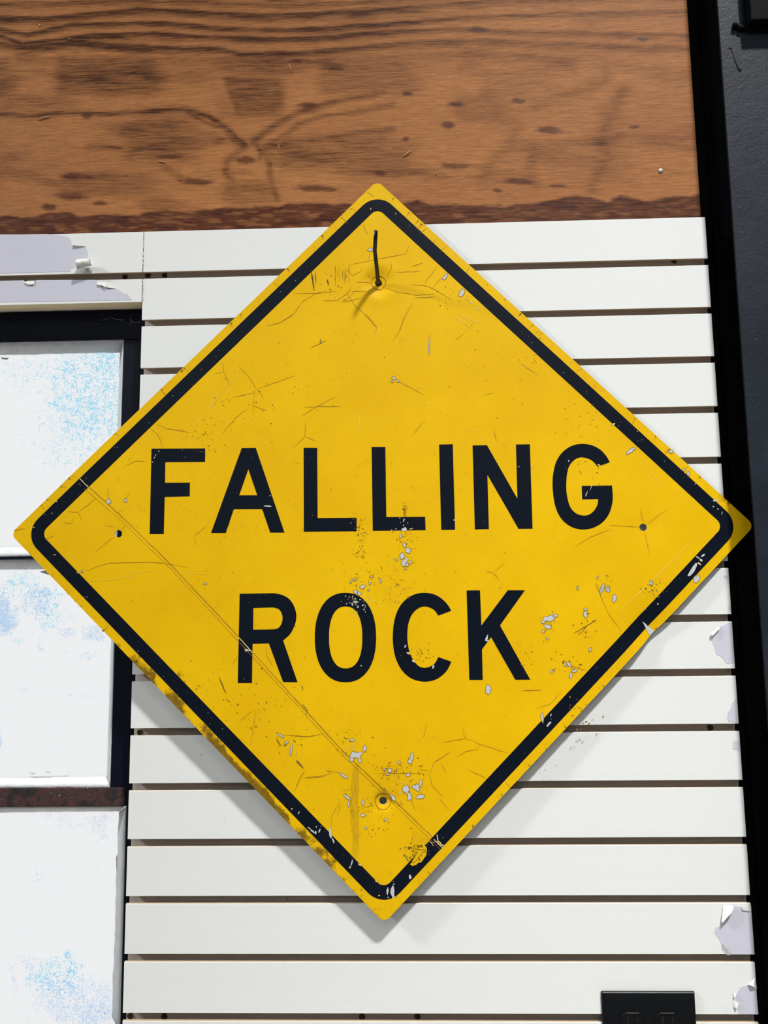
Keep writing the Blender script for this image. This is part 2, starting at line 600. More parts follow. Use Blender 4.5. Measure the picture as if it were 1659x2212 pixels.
def flap(px, lifts, parent):
    """a torn tongue of film standing off the board; lifts in mm per corner"""
    n = len(px)
    v = []
    for (x, y), l in zip(px, lifts):
        v.append(tuple(wall(x, y, -l / 1000 - 0.0004)))
    v += [(a, b + 0.00025, c) for a, b, c in v]
    f = [tuple(range(n)), tuple(range(n, 2 * n))[::-1]] + [(i, n + i, n + (i + 1) % n, (i + 1) % n) for i in range(n)]
    return pydata('torn_flap', v, f, parent, [MAT['film']])


flap(Zm(*ZA, [(618, 212), (622, 196), (732, 205), (700, 214)]), [0.2, 3, 0.2, 0.2], head)
flap(Zm(*ZA, [(826, 530), (836, 500), (908, 505), (900, 556), (870, 540)]), [2.0, 0.2, 0.2, 3.0, 2.0], head)
flap(Zm(*ZA, [(905, 500), (990, 566), (905, 556)]), [0.1, 0.1, 1.5], head)
flap(Zm(*ZA, [(205, 512), (235, 500), (300, 498), (285, 530), (240, 532)]), [1.5, 0.1, 0.1, 1.5, 1.5], head)
flap(Zm(*ZR, [(1088, 1360), (1155, 1305), (1160, 1318), (1105, 1375)]), [2.5, 0.2, 2, 4], main)
flap(Zm(*ZS, [(1150, 1415), (1165, 1285), (1225, 1280), (1247, 1305), (1225, 1350), (1190, 1385), (1160, 1422)]), [3, 0.1, 1, 5, 6, 6, 5], main)
flap(Zm(*ZS, [(1150, 1592), (1165, 1590), (1220, 1672), (1195, 1674)]), [0.1, 2.5, 2.5, 0.2], main)
flap(Zm(*ZS, [(1310, 1292), (1382, 1288), (1384, 1335), (1316, 1322)]), [1.5, 0.2, 0.2, 1.5], main)
flap(Zm(*ZS, [(1360, 1902), (1415, 1850), (1428, 1940), (1395, 1918)]), [1.5, 0.2, 0.4, 4], main)
flap(Zm(*ZS, [(1240, 1968), (1268, 1975), (1258, 2010), (1245, 2005)]), [0.2, 2.5, 3, 1], main)
flap(Zm(*ZS, [(1240, 2020), (1285, 2050), (1272, 2095), (1242, 2075)]), [0.2, 2.5, 3, 0.2], main)
# rolled-up curl of film
c0, c1 = wall(*Zm(*ZA, [(668, 372)])[0]), wall(*Zm(*ZA, [(800, 350)])[0])
ax = Vector(c1 - c0)
axn = ax.normalized()
upv = Vector((0, 0, 1))
upv = (upv - axn * upv.dot(axn)).normalized()
v, f = [], []
NS = 34
for i in range(NS + 1):
    t = i / NS
    ang = -0.9 + t * 7.6
    r = 0.0078 - 0.0026 * t
    for j, w in enumerate((0.0, 1.0)):
        rr = r * (1 - 0.25 * w)
        cen = Vector(c0) + ax * (w + (0.18 * t * (1 - 2 * w))) + Vector((0, -0.0082, -0.001))
        v.append(cen + upv * (-math.cos(ang) * rr) + Vector((0, -1, 0)) * (math.sin(ang) * rr))
for i in range(NS):
    f.append((2 * i, 2 * i + 1, 2 * i + 3, 2 * i + 2))
cu = pydata('film_curl', v, f, head, [MAT['film']], smooth=True)
md = cu.modifiers.new('thickness', 'SOLIDIFY')
md.thickness = 0.0002
# frayed seam edge
random.seed(4)
for i in range(13):
    yy = 512 + i * 11 + random.uniform(-3, 3)
    if 585 < yy < 603: continue
    w = random.uniform(1.5, 4)
    poly_patch('frayed_edge', [(310.4 - w, yy), (310.4, yy - 4), (310.4, yy + 5), (310.4 - w * 0.7, yy + 3)], MAT['peel'], head)


def screw(px, yy, r, parent):
    c = wall(px[0], px[1], yy)
    v, f = [], []
    n = 10
    for ring, (rr, d) in enumerate(((r, 0.0), (r * 0.92, -0.0012), (r * 0.45, -0.0018), (r * 0.3, -0.0008))):
        for k in range(n):
            a = 2 * math.pi * k / n
            j = 1 + 0.12 * math.sin(3 * a + ring + px[0])
            v.append((c[0] + rr * j * math.cos(a), c[1] + d, c[2] + rr * j * math.sin(a)))
    for q in range(3):
        for k in range(n):
            f.append((q * n + k, q * n + (k + 1) % n, (q + 1) * n + (k + 1) % n, (q + 1) * n + k))
    f.append(tuple(3 * n + k for k in range(n)))
    pydata('screw', v, f, parent, [MAT['screw']], smooth=True)


for q in ((1456, 564), (1534, 1572), (320, 595), (356, 595), (302, 1582), (281, 2194), (355, 2195), (782, 2195), (902, 2195)):
    screw(q, 0.0138, 0.0044, main)
screw((270, 599), 0.0138, 0.0045, head)

# ------------------------------------------------------------------ plywood board
WYF = 0.0065                                # face of the board, a little behind the slats
bx0, bx1, bz0, bz1 = WX0 - 0.3, 0.8585, slat_top(1) + 0.0006, slat_top(1) + 1.0
nx, nz = 560, 400
gx = np.linspace(bx0, bx1, nx)
tz = np.linspace(0, 1, nz)
gz = bz0 + (bz1 - bz0) * (0.48 * tz + 0.52 * tz ** 2.6)
GX, GZ = np.meshgrid(gx, gz)
P = np.stack([GX.ravel(), np.full(GX.size, WYF), GZ.ravel()], 1)
U, V = project(P)
wob = (fbm(U / 90, V / 22, 3) - 0.5) * 22
wobx = (fbm(U / 60, V / 30, 5) - 0.5) * 30
grain = np.zeros(len(U))
F11, F15, F9, F40 = fbm(U / 50, V / 9, 11), fbm(U / 40, V / 8, 15), fbm(U / 70, V / 4.5, 9), fbm(U / 9, V / 2.5, 40)
stain = np.zeros(len(U))


def curve_y(pts, x):
    a = np.array(pts, float)
    return np.interp(x, a[:, 0], a[:, 1])


# wavy dark growth lines along the top of the view
TOPL = [([(-200, 30), (0, 38), (100, 40), (200, 28), (310, 18), (420, 24), (560, 34), (700, 28), (830, 18), (1000, 6), (1300, -8), (1700, -20)], 12, .80),
        ([(-200, 50), (0, 62), (60, 72), (150, 52), (300, 48), (430, 55), (550, 64), (700, 60), (830, 50), (1000, 38), (1250, 28), (1700, 20)], 9, .80),
        ([(-200, 66), (0, 77), (50, 95), (120, 85), (200, 75), (330, 72), (430, 78), (560, 83), (700, 80), (830, 70), (980, 62), (1200, 70), (1700, 80)], 9, .85),
        ([(-200, 84), (0, 95), (60, 103), (120, 95), (160, 88), (230, 98), (330, 104), (470, 105), (520, 116), (640, 115), (830, 96), (1000, 86), (1200, 94), (1500, 105), (1700, 110)], 11, .75),
        ([(-200, 5), (0, 8), (120, 6), (260, 0), (420, 2), (600, 10), (830, 2), (1000, -10), (1700, -40)], 10, .55),
        ([(500, 128), (640, 130), (760, 126), (900, 118), (1100, 118), (1300, 130), (1400, 150)], 12, .30)]
for pts, w, am in TOPL:
    d = V - curve_y(pts, U) - wob * 0.28
    e = np.exp(-(np.where(d > 0, d / (w * 1.1), d / (w * 0.42))) ** 2)
    fade = 1 - 0.45 * sstep(700, 1100, U)
    grain = np.maximum(grain, min(1, am * 1.2) * e * fade * (0.75 + 0.5 * F11))
for k in range(14):                         # the figure goes on above the view
    yb = -35 - k * 34
    d = V - yb - (fbm(U / 260, np.full_like(U, k * 3.1), 21) - 0.5) * 90 - wob * 0.4
    grain = np.maximum(grain, 0.75 * np.exp(-(d / 11) ** 2))


def stroke(pts, w, am):
    global grain
    best = np.full(len(U), 1e9)
    for (ax_, ay_), (bx_, by_) in zip(pts[:-1], pts[1:]):
        dx, dy = bx_ - ax_, by_ - ay_
        t = np.clip(((UU - ax_) * dx + (VV - ay_) * dy) / (dx * dx + dy * dy), 0, 1)
        best = np.minimum(best, np.hypot(UU - ax_ - t * dx, VV - ay_ - t * dy))
    grain = np.maximum(grain, am * np.exp(-(best / w) ** 2) * (0.7 + 0.6 * F15))


UU, VV = U + wobx * 0.35, V + wob * 0.30
stroke([(-150, 252), (0, 246), (60, 251), (130, 244), (250, 245), (330, 239), (400, 234), (450, 250), (490, 278), (512, 300), (530, 314)], 6, .75)
stroke([(400, 238), (440, 262), (480, 275), (505, 305), (528, 318)], 5, .6)
stroke([(530, 318), (505, 335), (490, 348), (484, 372), (500, 392)], 8, .55)
stroke([(545, 308), (575, 285), (610, 262), (650, 240), (720, 220), (830, 198)], 9, .60)
stroke([(572, 318), (605, 300), (640, 270), (690, 252), (770, 240), (850, 225)], 7, .45)
stroke([(570, 320), (630, 308), (700, 300), (770, 288), (850, 280)], 7, .55)
stroke([(568, 320), (590, 340), (640, 345), (700, 335)], 8, .45)
stroke([(562, 322), (582, 350), (588, 400), (600, 430)], 9, .55)
stroke([(556, 316), (562, 330), (560, 345)], 5, .7)
stroke([(265, 285), (330, 272), (400, 283), (450, 290), (480, 300)], 9, .40)
stroke([(0, 372), (60, 376), (130, 400)], 12, .35)
stroke([(190, 318), (260, 322), (300, 330), (350, 352), (390, 385)], 10, .35)
stroke([(1345, 200), (1325, 240), (1300, 300), (1312, 340), (1280, 400)], 18, .38)
stroke([(1310, 145), (1310, 170), (1270, 195), (1200, 210), (1160, 230)], 14, .30)
stroke([(1080, 255), (1120, 270), (1100, 310), (1070, 340), (1040, 385)], 14, .25)
stroke([(1150, 330), (1140, 370), (1160, 400)], 14, .22)
stroke([(1000, 150), (1080, 165), (1180, 155), (1240, 150)], 12, .22)


def patch(x0, x1, y0, y1, am, sl=0.0, soft=18):
    global grain
    hx = np.minimum(sstep(x0 - soft, x0 + soft, UU - sl * (VV - y0)), 1 - sstep(x1 - soft * 2, x1 + soft * 2, UU))
    hz = np.minimum(sstep(y0 - 9, y0 + 9, VV), 1 - sstep(y1 - 14, y1 + 14, VV))
    grain = np.maximum(grain, am * hx * hz * (0.55 + 0.85 * F9))


patch(118, 350, 122, 206, .62)
patch(480, 612, 168, 250, .62, 0.35, 8)
patch(690, 900, 132, 205, .38)
patch(265, 420, 262, 350, .42, 0.0, 22)
patch(600, 860, 292, 368, .42)
patch(-180, 30, 130, 215, .50)
patch(0, 160, 205, 240, .35)
patch(30, 82, 100, 140, .55, 0, 10)
patch(470, 620, 205, 260, .20)
patch(480, 640, 118, 160, .35)
patch(130, 330, 370, 425, .40)
patch(720, 900, 300, 380, .36)
patch(480, 600, 390, 440, .40)
patch(1040, 1200, 170, 210, .22)
patch(1400, 1560, 140, 180, .22)
patch(1290, 1350, 225, 400, .20)
grain = np.clip(grain + 0.30 * sstep(0.52, 0.75, fbm(U / 170, V / 34, 30)) * sstep(-40, 90, V), 0, 1)

SPOTS = [(725, 150, 17, 5), (610, 115, 32, 4), (640, 132, 12, 4), (665, 227, 20, 6), (188, 249, 12, 5), (245, 318, 20, 3), (370, 338, 28, 4), (530, 346, 20, 7), (158, 381, 22, 7),
         (185, 383, 16, 4), (425, 392, 34, 6), (155, 424, 32, 6), (105, 447, 14, 7), (685, 407, 44, 6), (215, 438, 15, 4), (822, 373, 12, 5), (880, 202, 12, 4), (985, 225, 16, 5),
         (1120, 217, 14, 5), (967, 271, 14, 6), (877, 301, 8, 4), (1187, 281, 26, 6), (980, 358, 28, 5), (1122, 392, 30, 6), (1035, 65, 18, 6), (1387, 85, 12, 4), (1075, 412, 10, 4), (1370, 273, 12, 3), (1205, 402, 20, 3)]
for k, (x, y, a, b) in enumerate(SPOTS):
    q = np.hypot((U - x + wobx * 0.15) / (a * 1.15), (V - y + wob * 0.25 - 0.04 * (U - x)) / (b * 1.3))
    stain = np.maximum(stain, 0.8 * (1 - sstep(0.55, 1.25, q + (F40 - 0.5) * 0.7)))
BOT = [(-300, 470), (0, 467), (80, 465), (110, 457), (150, 455), (172, 467), (220, 460), (300, 462), (350, 452), (400, 457), (480, 450), (560, 443), (700, 437), (780, 440), (870, 436), (900, 430), (925, 441), (1030, 441), (1090, 443), (1150, 435),
       (1200, 430), (1225, 420), (1275, 425), (1310, 433), (1340, 420), (1390, 432), (1440, 425), (1515, 419), (1800, 420)]
d = V - curve_y(BOT, U) - (fbm(U / 24, V / 7, 44) - 0.5) * 12
stain = np.maximum(stain, sstep(-2, 6, d) * (0.72 + 0.4 * fbm(U / 30, V / 7, 46)))
wear = sstep(0.56, 0.70, fbm(U / 26, V / 6, 52)) * (sstep(4, 16, d)) * (1 - sstep(260, 330, U) * 0 - 0.5 * sstep(950, 1100, U))
stain = np.clip(stain - 0.40 * wear, 0, 1)
stain = np.clip(stain, 0, 1)
idx = np.arange(nx * nz).reshape(nz, nx)
F = np.stack([idx[:-1, :-1], idx[:-1, 1:], idx[1:, 1:], idx[1:, :-1]], -1).reshape(-1, 4)


def grid_mesh(name, P, F):
    me = bpy.data.meshes.new(name)
    me.vertices.add(len(P))
    me.vertices.foreach_set('co', np.asarray(P, np.float32).ravel())
    me.loops.add(F.size)
    me.loops.foreach_set('vertex_index', F.ravel().astype(np.int32))
    me.polygons.add(len(F))
    me.polygons.foreach_set('loop_start', np.arange(0, F.size, F.shape[1], dtype=np.int32))
    me.polygons.foreach_set('loop_total', np.full(len(F), F.shape[1], np.int32))
    me.update(calc_edges=True)
    me.validate()
    return me


def set_col(me, name, r, g, b):
    a = me.attributes.new(name, 'FLOAT_COLOR', 'POINT')
    a.data.foreach_set('color', np.stack([r, g, b, np.ones_like(r)], 1).astype(np.float32).ravel())


me = grid_mesh('face_veneer', P, F)
set_col(me, 'grain', grain, stain, grain * 0)
board = tag(empty('plywood_board', (0, 0, 0)), 'brown stained plywood board with dark grain above the white slats', 'wood panel')
new_obj('face_veneer', me, board, [MAT['wood']], True)
MAT['plyedge'] = simple('plywood_edge', lin(104, 66, 36), 0.8, var=0.25, scale=60)
box('core', bx0, bx1, WYF + 0.0002, 0.0305, bz0, bz1, MAT['plyedge'], board)
c = wall(1427, 369, WYF)
tube('nail', [(c[0], WYF + 0.004, c[2]), (c[0], WYF - 0.0010, c[2]), (c[0], WYF - 0.0016, c[2])], [0.0034, 0.0034, 0.0026], MAT['nail'], board, 14)
# pale splinters
MAT['splinter'] = simple('pale_splinter', lin(208, 168, 120), 0.7)
for (xa, ya, xb, yb, w) in ((870, 340, 888, 325, 1.6), (82, 259, 107, 251, 1.8), (625, 138, 630, 159, .8), (342, 348, 358, 351, 1.4), (149, 84, 152, 85, 2.6), (85, 53, 87, 56, 2), (941, 375, 944, 376, 1.6), (602, 312, 603, 325, .8)):
    a, b = wall(xa, ya, WYF - 0.0005), wall(xb, yb, WYF - 0.001)
    tube('splinter', [a, (a + b) / 2 + np.array([0, -0.0004, 0.0003]), b], [w * 0.0003, w * 0.00045, w * 0.0003], MAT['splinter'], board, 6)

# ------------------------------------------------------------------ window
win = tag(empty('window_1', (0, 0, 0)), 'steel window with frosted dirty panes left of the slat panel', kind='structure')
FY = 0.030                                   # face of the steel


def wbox(name, x0, x1, y0, y1, z0, z1, mat, bev=0.001):
    return box(name, x0, x1, y0, y1, z0 + Z0, z1 + Z0, mat, win, bev)


XL = WX0
# head: rounded upper moulding over a flat rail
v, f = [], []
prof = [(0.044, -0.036), (0.030, -0.0365), (0.0255, -0.039), (0.0235, -0.043), (0.0235, -0.048), (0.0258, -0.053), (0.030, -0.0565), (0.030, -0.0560), (0.030, -0.0850), (0.034, -0.0866), (0.044, -0.0866)]
n = len(prof)
for x in (XL, -0.0016):
    v += [(x, y, z + Z0) for y, z in prof]
f = [(i, i + 1, n + i + 1, n + i) for i in range(n - 1)] + [tuple(range(n)), tuple(range(n, 2 * n))[::-1]]
pydata('head_rail', v, f, win, [MAT['navy']])
wbox('jamb', -0.0385, -0.0108, FY, 0.046, -0.7900, -0.0860, MAT['navy'], 0.0012)
wbox('jamb_stop', -0.0138, 0.0120, FY + 0.0004, 0.046, -1.12, -0.0400, MAT['navy'], 0.0006)
wbox('jamb', XL, XL + 0.05, FY, 0.046, -1.12, -0.0860, MAT['navy'], 0.0012)
wbox('sash_bar', XL + 0.05, -0.0165, FY - 0.001, 0.046, -0.7900, -0.7635, MAT['rust'], 0.0012)
wbox('glazing_bar', XL + 0.05, -0.0385, FY, 0.050, -0.4278, -0.4240, MAT['navy'], 0.0004)
wbox('mullion', -0.53, -0.50, FY - 0.0005, 0.046, -1.12, -0.086, MAT['navy'], 0.001)
wbox('sill_rail', XL, -0.0138, FY, 0.046, -1.12, -1.095, MAT['navy'], 0.001)


def putty(name, a0, a1, b0, b1, rough=0.0016, seed=0):
    """uneven sloping bead: edge a0-a1 on the steel face, edge b0-b1 out on the glass"""
    rs = np.random.default_rng(seed)
    N = 46
    t = np.linspace(0, 1, N)[:, None]
    A = np.array(a0)[None] * (1 - t) + np.array(a1)[None] * t
    B = np.array(b0)[None] * (1 - t) + np.array(b1)[None] * t
    dirv = (B - A)
    ln = np.linalg.norm(dirv[0])
    jb = (fbm(t[:, 0] * 17 + seed * 3.3, t[:, 0] * 0 + seed, 60) - 0.5)[:, None] * rough * 2.6
    ja = (fbm(t[:, 0] * 23 + seed * 1.7, t[:, 0] * 0 + seed, 61) - 0.5)[:, None] * rough * 0.9
    u = dirv / ln
    A, B = A + u * ja, B + u * jb
    A[:, 1], B[:, 1] = a0[1], b0[1]
    m = (A * 0.55 + B * 0.45)
    m[:, 1] -= 0.0006
    Cb = B.copy()
    Cb[:, 1] = 0.0512
    D = A.copy()
    D[:, 1] = 0.0512
    v = np.concatenate([A, m, B, Cb, D])
    f = []
    for r in range(5):
        for i in range(N - 1):
            r2 = (r + 1) % 5
            f.append((r * N + i, r * N + i + 1, r2 * N + i + 1, r2 * N + i))
    f += [tuple(r * N for r in range(5))[::-1], tuple(r * N + N - 1 for r in range(5))]
    v[:, 2] += Z0
    o = pydata(name, v, f, win, [MAT['putty']], True)
    bm = bmesh.new()
    bm.from_mesh(o.data)
    bmesh.ops.recalc_face_normals(bm, faces=bm.faces)
    bm.to_mesh(o.data)
    bm.free()
    return o


GY = 0.0500
xi, xg = -0.0390, -0.0512                    # steel edge, glass edge of the upper panes
xl = -0.4995
putty('putty_bead', (xl, FY + 0.001, -0.0856), (xi, FY + 0.001, -0.0856), (xl, GY, -0.0985), (xg, GY, -0.0993), seed=1)
putty('putty_bead', (xi, FY + 0.001, -0.0870), (xi, FY + 0.001, -0.4240), (xg, GY, -0.0990), (xg, GY, -0.4080), 0.0008, seed=2)
putty('putty_bead', (xi, FY + 0.001, -0.4278), (xi, FY + 0.001, -0.7640), (xg, GY, -0.4430), (xg, GY, -0.7540), 0.0008, seed=3)
putty('putty_bead', (xl, FY + 0.001, -0.4236), (xi, FY + 0.001, -0.4236), (xl, GY, -0.4080), (xg, GY, -0.4078), 0.0008, seed=4)
putty('putty_bead', (xl, FY + 0.001, -0.4280), (xi, FY + 0.001, -0.4280), (xl, GY, -0.4432), (xg, GY, -0.4418), 0.0010, seed=5)
putty('putty_bead', (xl, FY + 0.001, -0.7632), (xi, FY + 0.001, -0.7632), (xl, GY, -0.7545), (xg, GY, -0.7525), 0.0018, seed=6)
putty('putty_bead', (xl, FY + 0.001, -0.7903), (-0.0172, FY + 0.001, -0.7903), (xl, GY, -0.8040), (-0.0315, GY, -0.8020), 0.0012, seed=7)
putty('putty_bead', (-0.0150, FY + 0.001, -0.7910), (-0.0140, FY + 0.001, -1.0960), (-0.0318, GY, -0.8030), (-0.0335, GY, -1.0850), 0.0014, seed=8)


def pane(x0, x1, z0, z1, feats, sd):
    n1, n2 = int((x1 - x0) / 0.004) + 2, int((z1 - z0) / 0.004) + 2
    A, B = np.meshgrid(np.linspace(x0, x1, n1), np.linspace(z0, z1, n2))
    P = np.stack([A.ravel(), np.full(A.size, GY + 0.0006), B.ravel() + Z0], 1)
    U, V = project(P)
    ch = [np.zeros(len(U)) for _ in range(3)]
    j1, j2 = (fbm(U / 45, V / 45, sd) - 0.5) * 70, (fbm(U / 45, V / 45, sd + 9) - 0.5) * 70
    for c, x, y, rx, ry, am, k in feats:
        if k == 'r':
            q = np.minimum(1 - sstep(rx - 5, rx + 5, np.abs(U - x + j1 * .12)), 1 - sstep(ry - 5, ry + 5, np.abs(V - y + j2 * .12)))
        else:
            q = 1 - sstep(0.35, 1.15, np.hypot((U - x + j1) / rx, (V - y + j2) / ry))
        ch[c] = np.maximum(ch[c], am * q)
    idx = np.arange(n1 * n2).reshape(n2, n1)
    F = np.stack([idx[:-1, :-1], idx[:-1, 1:], idx[1:, 1:], idx[1:, :-1]], -1).reshape(-1, 4)
    nv = len(P)
    P2 = P.copy()
    P2[:, 1] += 0.004
    me = grid_mesh('pane', np.concatenate([P]), F)
    set_col(me, 'haze', *ch)
    return new_obj('pane', me, win, [MAT['pane']])


f1_ = [(0, 200, 850, 150, 190, 1.0, 'o'), (0, 60, 800, 120, 60, .7, 'o'), (0, 225, 790, 60, 50, 1.1, 'o'), (1, 250, 775, 30, 30, .5, 'o'), (0, 150, 960, 140, 100, .6, 'o'), (0, 190, 890, 60, 60, 1.1, 'o'), (0, -150, 900, 120, 200, .6, 'o')]
f2_ = [(1, 10, 1330, 45, 80, .95, 'o'), (1, 80, 1290, 45, 60, .75, 'o'), (0, 40, 1260, 110, 40, .9, 'o'), (0, 110, 1310, 60, 80, .9, 'o'), (1, 143, 1364, 20, 12, .62, 'r'), (1, 202, 1368, 28, 18, .64, 'r'),
       (1, 88, 1378, 10, 8, .58, 'r'), (1, 88, 1402, 8, 12, .58, 'r'), (0, 190, 1415, 24, 10, .75, 'r'), (0, 140, 1412, 12, 10, .7, 'r'), (0, 42, 1385, 14, 10, .8, 'r'), (1, 48, 1495, 22, 14, .6, 'o'), (1, 0, 1585, 3, 28, .9, 'r'),
       (1, -100, 1350, 60, 100, .8, 'o'), (0, 180, 1500, 70, 5, .6, 'r')]
f3_ = [(2, 225, 1790, 40, 45, .75, 'o'), (2, 130, 1768, 160, 14, .6, 'o'), (1, 140, 2160, 110, 75, .62, 'o'), (0, 110, 2120, 90, 60, 1.0, 'o'), (1, 200, 2175, 70, 70, .72, 'o'), (2, 25, 2110, 9, 55, .8, 'o'), (2, 70, 2090, 40, 40, .6, 'o'),
       (0, 150, 2080, 40, 26, .9, 'o'), (2, 225, 1880, 12, 40, .55, 'o'), (0, 85, 1880, 25, 25, .55, 'o')]
pane(-0.508, -0.044, -0.4272, -0.086, f1_, 70)
pane(-0.508, -0.044, -0.765, -0.4270, f2_, 74)
pane(-0.508, -0.016, -1.10, -0.7905, f3_, 78)
pane(XL + 0.045, -0.522, -0.4272, -0.086, [(0, -500, 850, 150, 190, 1.0, 'o')], 80)
pane(XL + 0.045, -0.522, -0.765, -0.4270, [(1, -500, 1350, 150, 190, .7, 'o')], 82)
pane(XL + 0.045, -0.522, -1.10, -0.7905, [(0, -500, 2050, 150, 190, .8, 'o')], 84)
# peeling flakes on the glass
for px in ([(60, 1677), (150, 1675), (140, 1679), (70, 1680)], [(98, 1666), (110, 1667), (104, 1672)], [(60, 1668), (78, 1670), (72, 1674)], [(2, 772), (20, 773), (15, 777), (4, 776)],
           [(250, 1852), (256, 1842), (252, 1870), (252, 1890)], [(225, 2185), (230, 2192), (224, 2190)], [(85, 1235), (120, 1226), (105, 1242)]):
    poly_patch('paint_flake', px, MAT['putty'], win, GY - 0.0004, 0.0004)

MAT['web'] = simple('dusty_cobweb', lin(150, 158, 164), 0.8)
for pts in ([(860, 822), (880, 838), (925, 816), (950, 812), (985, 830), (1050, 835)], [(1112, 815), (1122, 850), (1108, 885)], [(1110, 840), (1150, 855), (1205, 850)]):
    tube('cobweb', [wall(x, y, 0.0225) for x, y in Zm(*ZA, pts)], 0.00022, MAT['web'], win, 5)

# ------------------------------------------------------------------ steel column
CX = 0.8828
colm = tag(empty('steel_column', (CX + 0.13, 0, 0)), 'dark blue-grey painted steel column at the right edge beside the slats', 'steel column')
_off = Vector((-CX - 0.13, 0, 0))


def cpart(o):
    o.location = _off
    o.parent = colm
    return o


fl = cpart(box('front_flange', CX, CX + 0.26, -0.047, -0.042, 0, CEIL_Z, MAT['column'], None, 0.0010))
fl.data.materials.append(MAT['gapshade'])                # side faces coloured black to stand in for shade
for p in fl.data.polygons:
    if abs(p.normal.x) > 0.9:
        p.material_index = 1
cpart(box('web', CX + 0.124, CX + 0.136, -0.042, 0.018, 0, CEIL_Z, MAT['gapshade']))  # web and back flange blackened as shade between the flanges
cpart(box('back_flange', CX, CX + 0.26, 0.018, 0.030, 0, CEIL_Z, MAT['gapshade'], None, 0.001))
# welded bracket at the top corner
zb = 0.349 + Z0
cpart(box('bracket_plate', 0.922, 1.09, -0.066, -0.047, zb, zb + 0.25, MAT['blacksteel'], None, 0.002))
pts, rad = [], []
rs = np.random.default_rng(3)
for i in range(60):
    t = i / 59
    pts.append((0.903 + 0.19 * t, -0.0485 - 0.0005 * math.sin(i * 1.9), zb - 0.0015 + 0.0012 * math.sin(i * 1.3) + (0.006 * max(0, 1 - t * 9))))
    rad.append(0.0046 + 0.0010 * math.sin(i * 2.4) + 0.0006 * rs.random())
cpart(tube('weld_bead', pts, rad, MAT['blacksteel'], None, 10))
pts = [(0.9205 + 0.0035 * (i / 30), -0.0485, zb + 0.004 + 0.24 * i / 30) for i in range(31)]
cpart(tube('weld_bead', pts, [0.0022 + 0.0004 * math.sin(i * 2.1) for i in range(31)], MAT['blacksteel'], None, 8))
pts = [wall(1574, 103, -0.0474), wall(1580, 104, -0.0474), wall(1588, 130, -0.0474), wall(1595, 148, -0.0474), wall(1599, 152, -0.0474), wall(1603, 148, -0.0474)]
cpart(tube('paint_run', pts, [0.0003, 0.0005, 0.0006, 0.0009, 0.0013, 0.0007], MAT['column'], None, 6))

# ------------------------------------------------------------------ the sign
sign = tag(empty('road_sign', tuple(SC)), 'yellow diamond warning sign with black letters reading FALLING ROCK', 'road sign')
sign.rotation_euler = SRX.to_euler()
H = 0.7605 / 2
HOLES = [S(817.5, 609), S(827.5, 1731), S(256, 1153), S(1389.5, 1139)]
HR = 0.0054
DENT = S(1404, 1362)


def depth(u, v):
    """how far the bent plate stands from its mean plane; + is towards the wall"""
    u, v = np.asarray(u, float), np.asarray(v, float)
    d = 0.0006 * np.sin(u * 9 + 1.2) + 0.0005 * np.sin(v * 7 + u * 5)
    r = np.hypot(u - HOLES[0][0], v - HOLES[0][1])
    d = d + 0.0032 * np.exp(-(r / 0.019) ** 2) - 0.0010 * np.exp(-((r - 0.026) / 0.010) ** 2)
    cr = np.exp(-((u - HOLES[0][0] - 0.004) / 0.007) ** 2) * sstep(-0.20, -0.02, v - HOLES[0][1]) * (1 - sstep(-0.02, 0.0, v - HOLES[0][1]))
    d = d + 0.0011 * cr
    r = np.hypot(u - HOLES[1][0], v - HOLES[1][1])
    d = d + 0.0024 * (1 - sstep(0.0095, 0.0125, r)) + 0.0012 * np.exp(-(r / 0.03) ** 2)
    for hh in HOLES[2:]:
        r = np.hypot(u - hh[0], v - hh[1])
        d = d + 0.0005 * np.exp(-(r / 0.014) ** 2)
    r = np.hypot(u - DENT[0], v - DENT[1])
    d = d + 0.004 * np.exp(-(r / 0.03) ** 2)
    # raised lap of the sheeting along the diagonal seam
    a, b = np.array(S(175, 1036)), np.array(S(957, 1830))
    t = (b - a) / np.linalg.norm(b - a)
    q = (u - a[0]) * -t[1] + (v - a[1]) * t[0]
    d = d - 0.00045 * (1 - sstep(-0.004, 0.0004, np.abs(q + 0.003) - 0.003))
    return d


def rounded_diamond(m, r, n=10, bow=True):
    h = H - m
    P = []
    cs = [(0, 1), (1, 0), (0, -1), (-1, 0)]
    D = h * math.sqrt(2)
    for k in range(4):
        ang0 = math.pi / 2 - k * math.pi / 2
        c = ((D - r * math.sqrt(2)) * cs[k][0], (D - r * math.sqrt(2)) * cs[k][1])
        for i in range(n + 1):
            a = ang0 + math.pi / 4 - (math.pi / 2) * i / n
            P.append((c[0] + r * math.cos(a), c[1] + r * math.sin(a)))
        e = np.array(P[-1])
        ang1 = ang0 - math.pi / 2
        c2 = ((D - r * math.sqrt(2)) * cs[(k + 1) % 4][0], (D - r * math.sqrt(2)) * cs[(k + 1) % 4][1])
        g = np.array((c2[0] + r * math.cos(ang1 + math.pi / 4), c2[1] + r * math.sin(ang1 + math.pi / 4)))
        for t in np.linspace(0, 1, 100)[1:-1]:
            P.append(tuple(e * (1 - t) + g * t))
    return P


def inside(pt, loops):
    x, y = pt[:, 0], pt[:, 1]
    res = np.zeros(len(pt), bool)
    for lp in loops:
        a = np.array(lp)
        b = np.roll(a, -1, 0)
        for (x1, y1), (x2, y2) in zip(a, b):
            if y1 == y2: continue
            cnd = ((y1 > y) != (y2 > y))
            xs = (x2 - x1) * (y - y1) / (y2 - y1) + x1
            res ^= cnd & (x < xs)
    return res


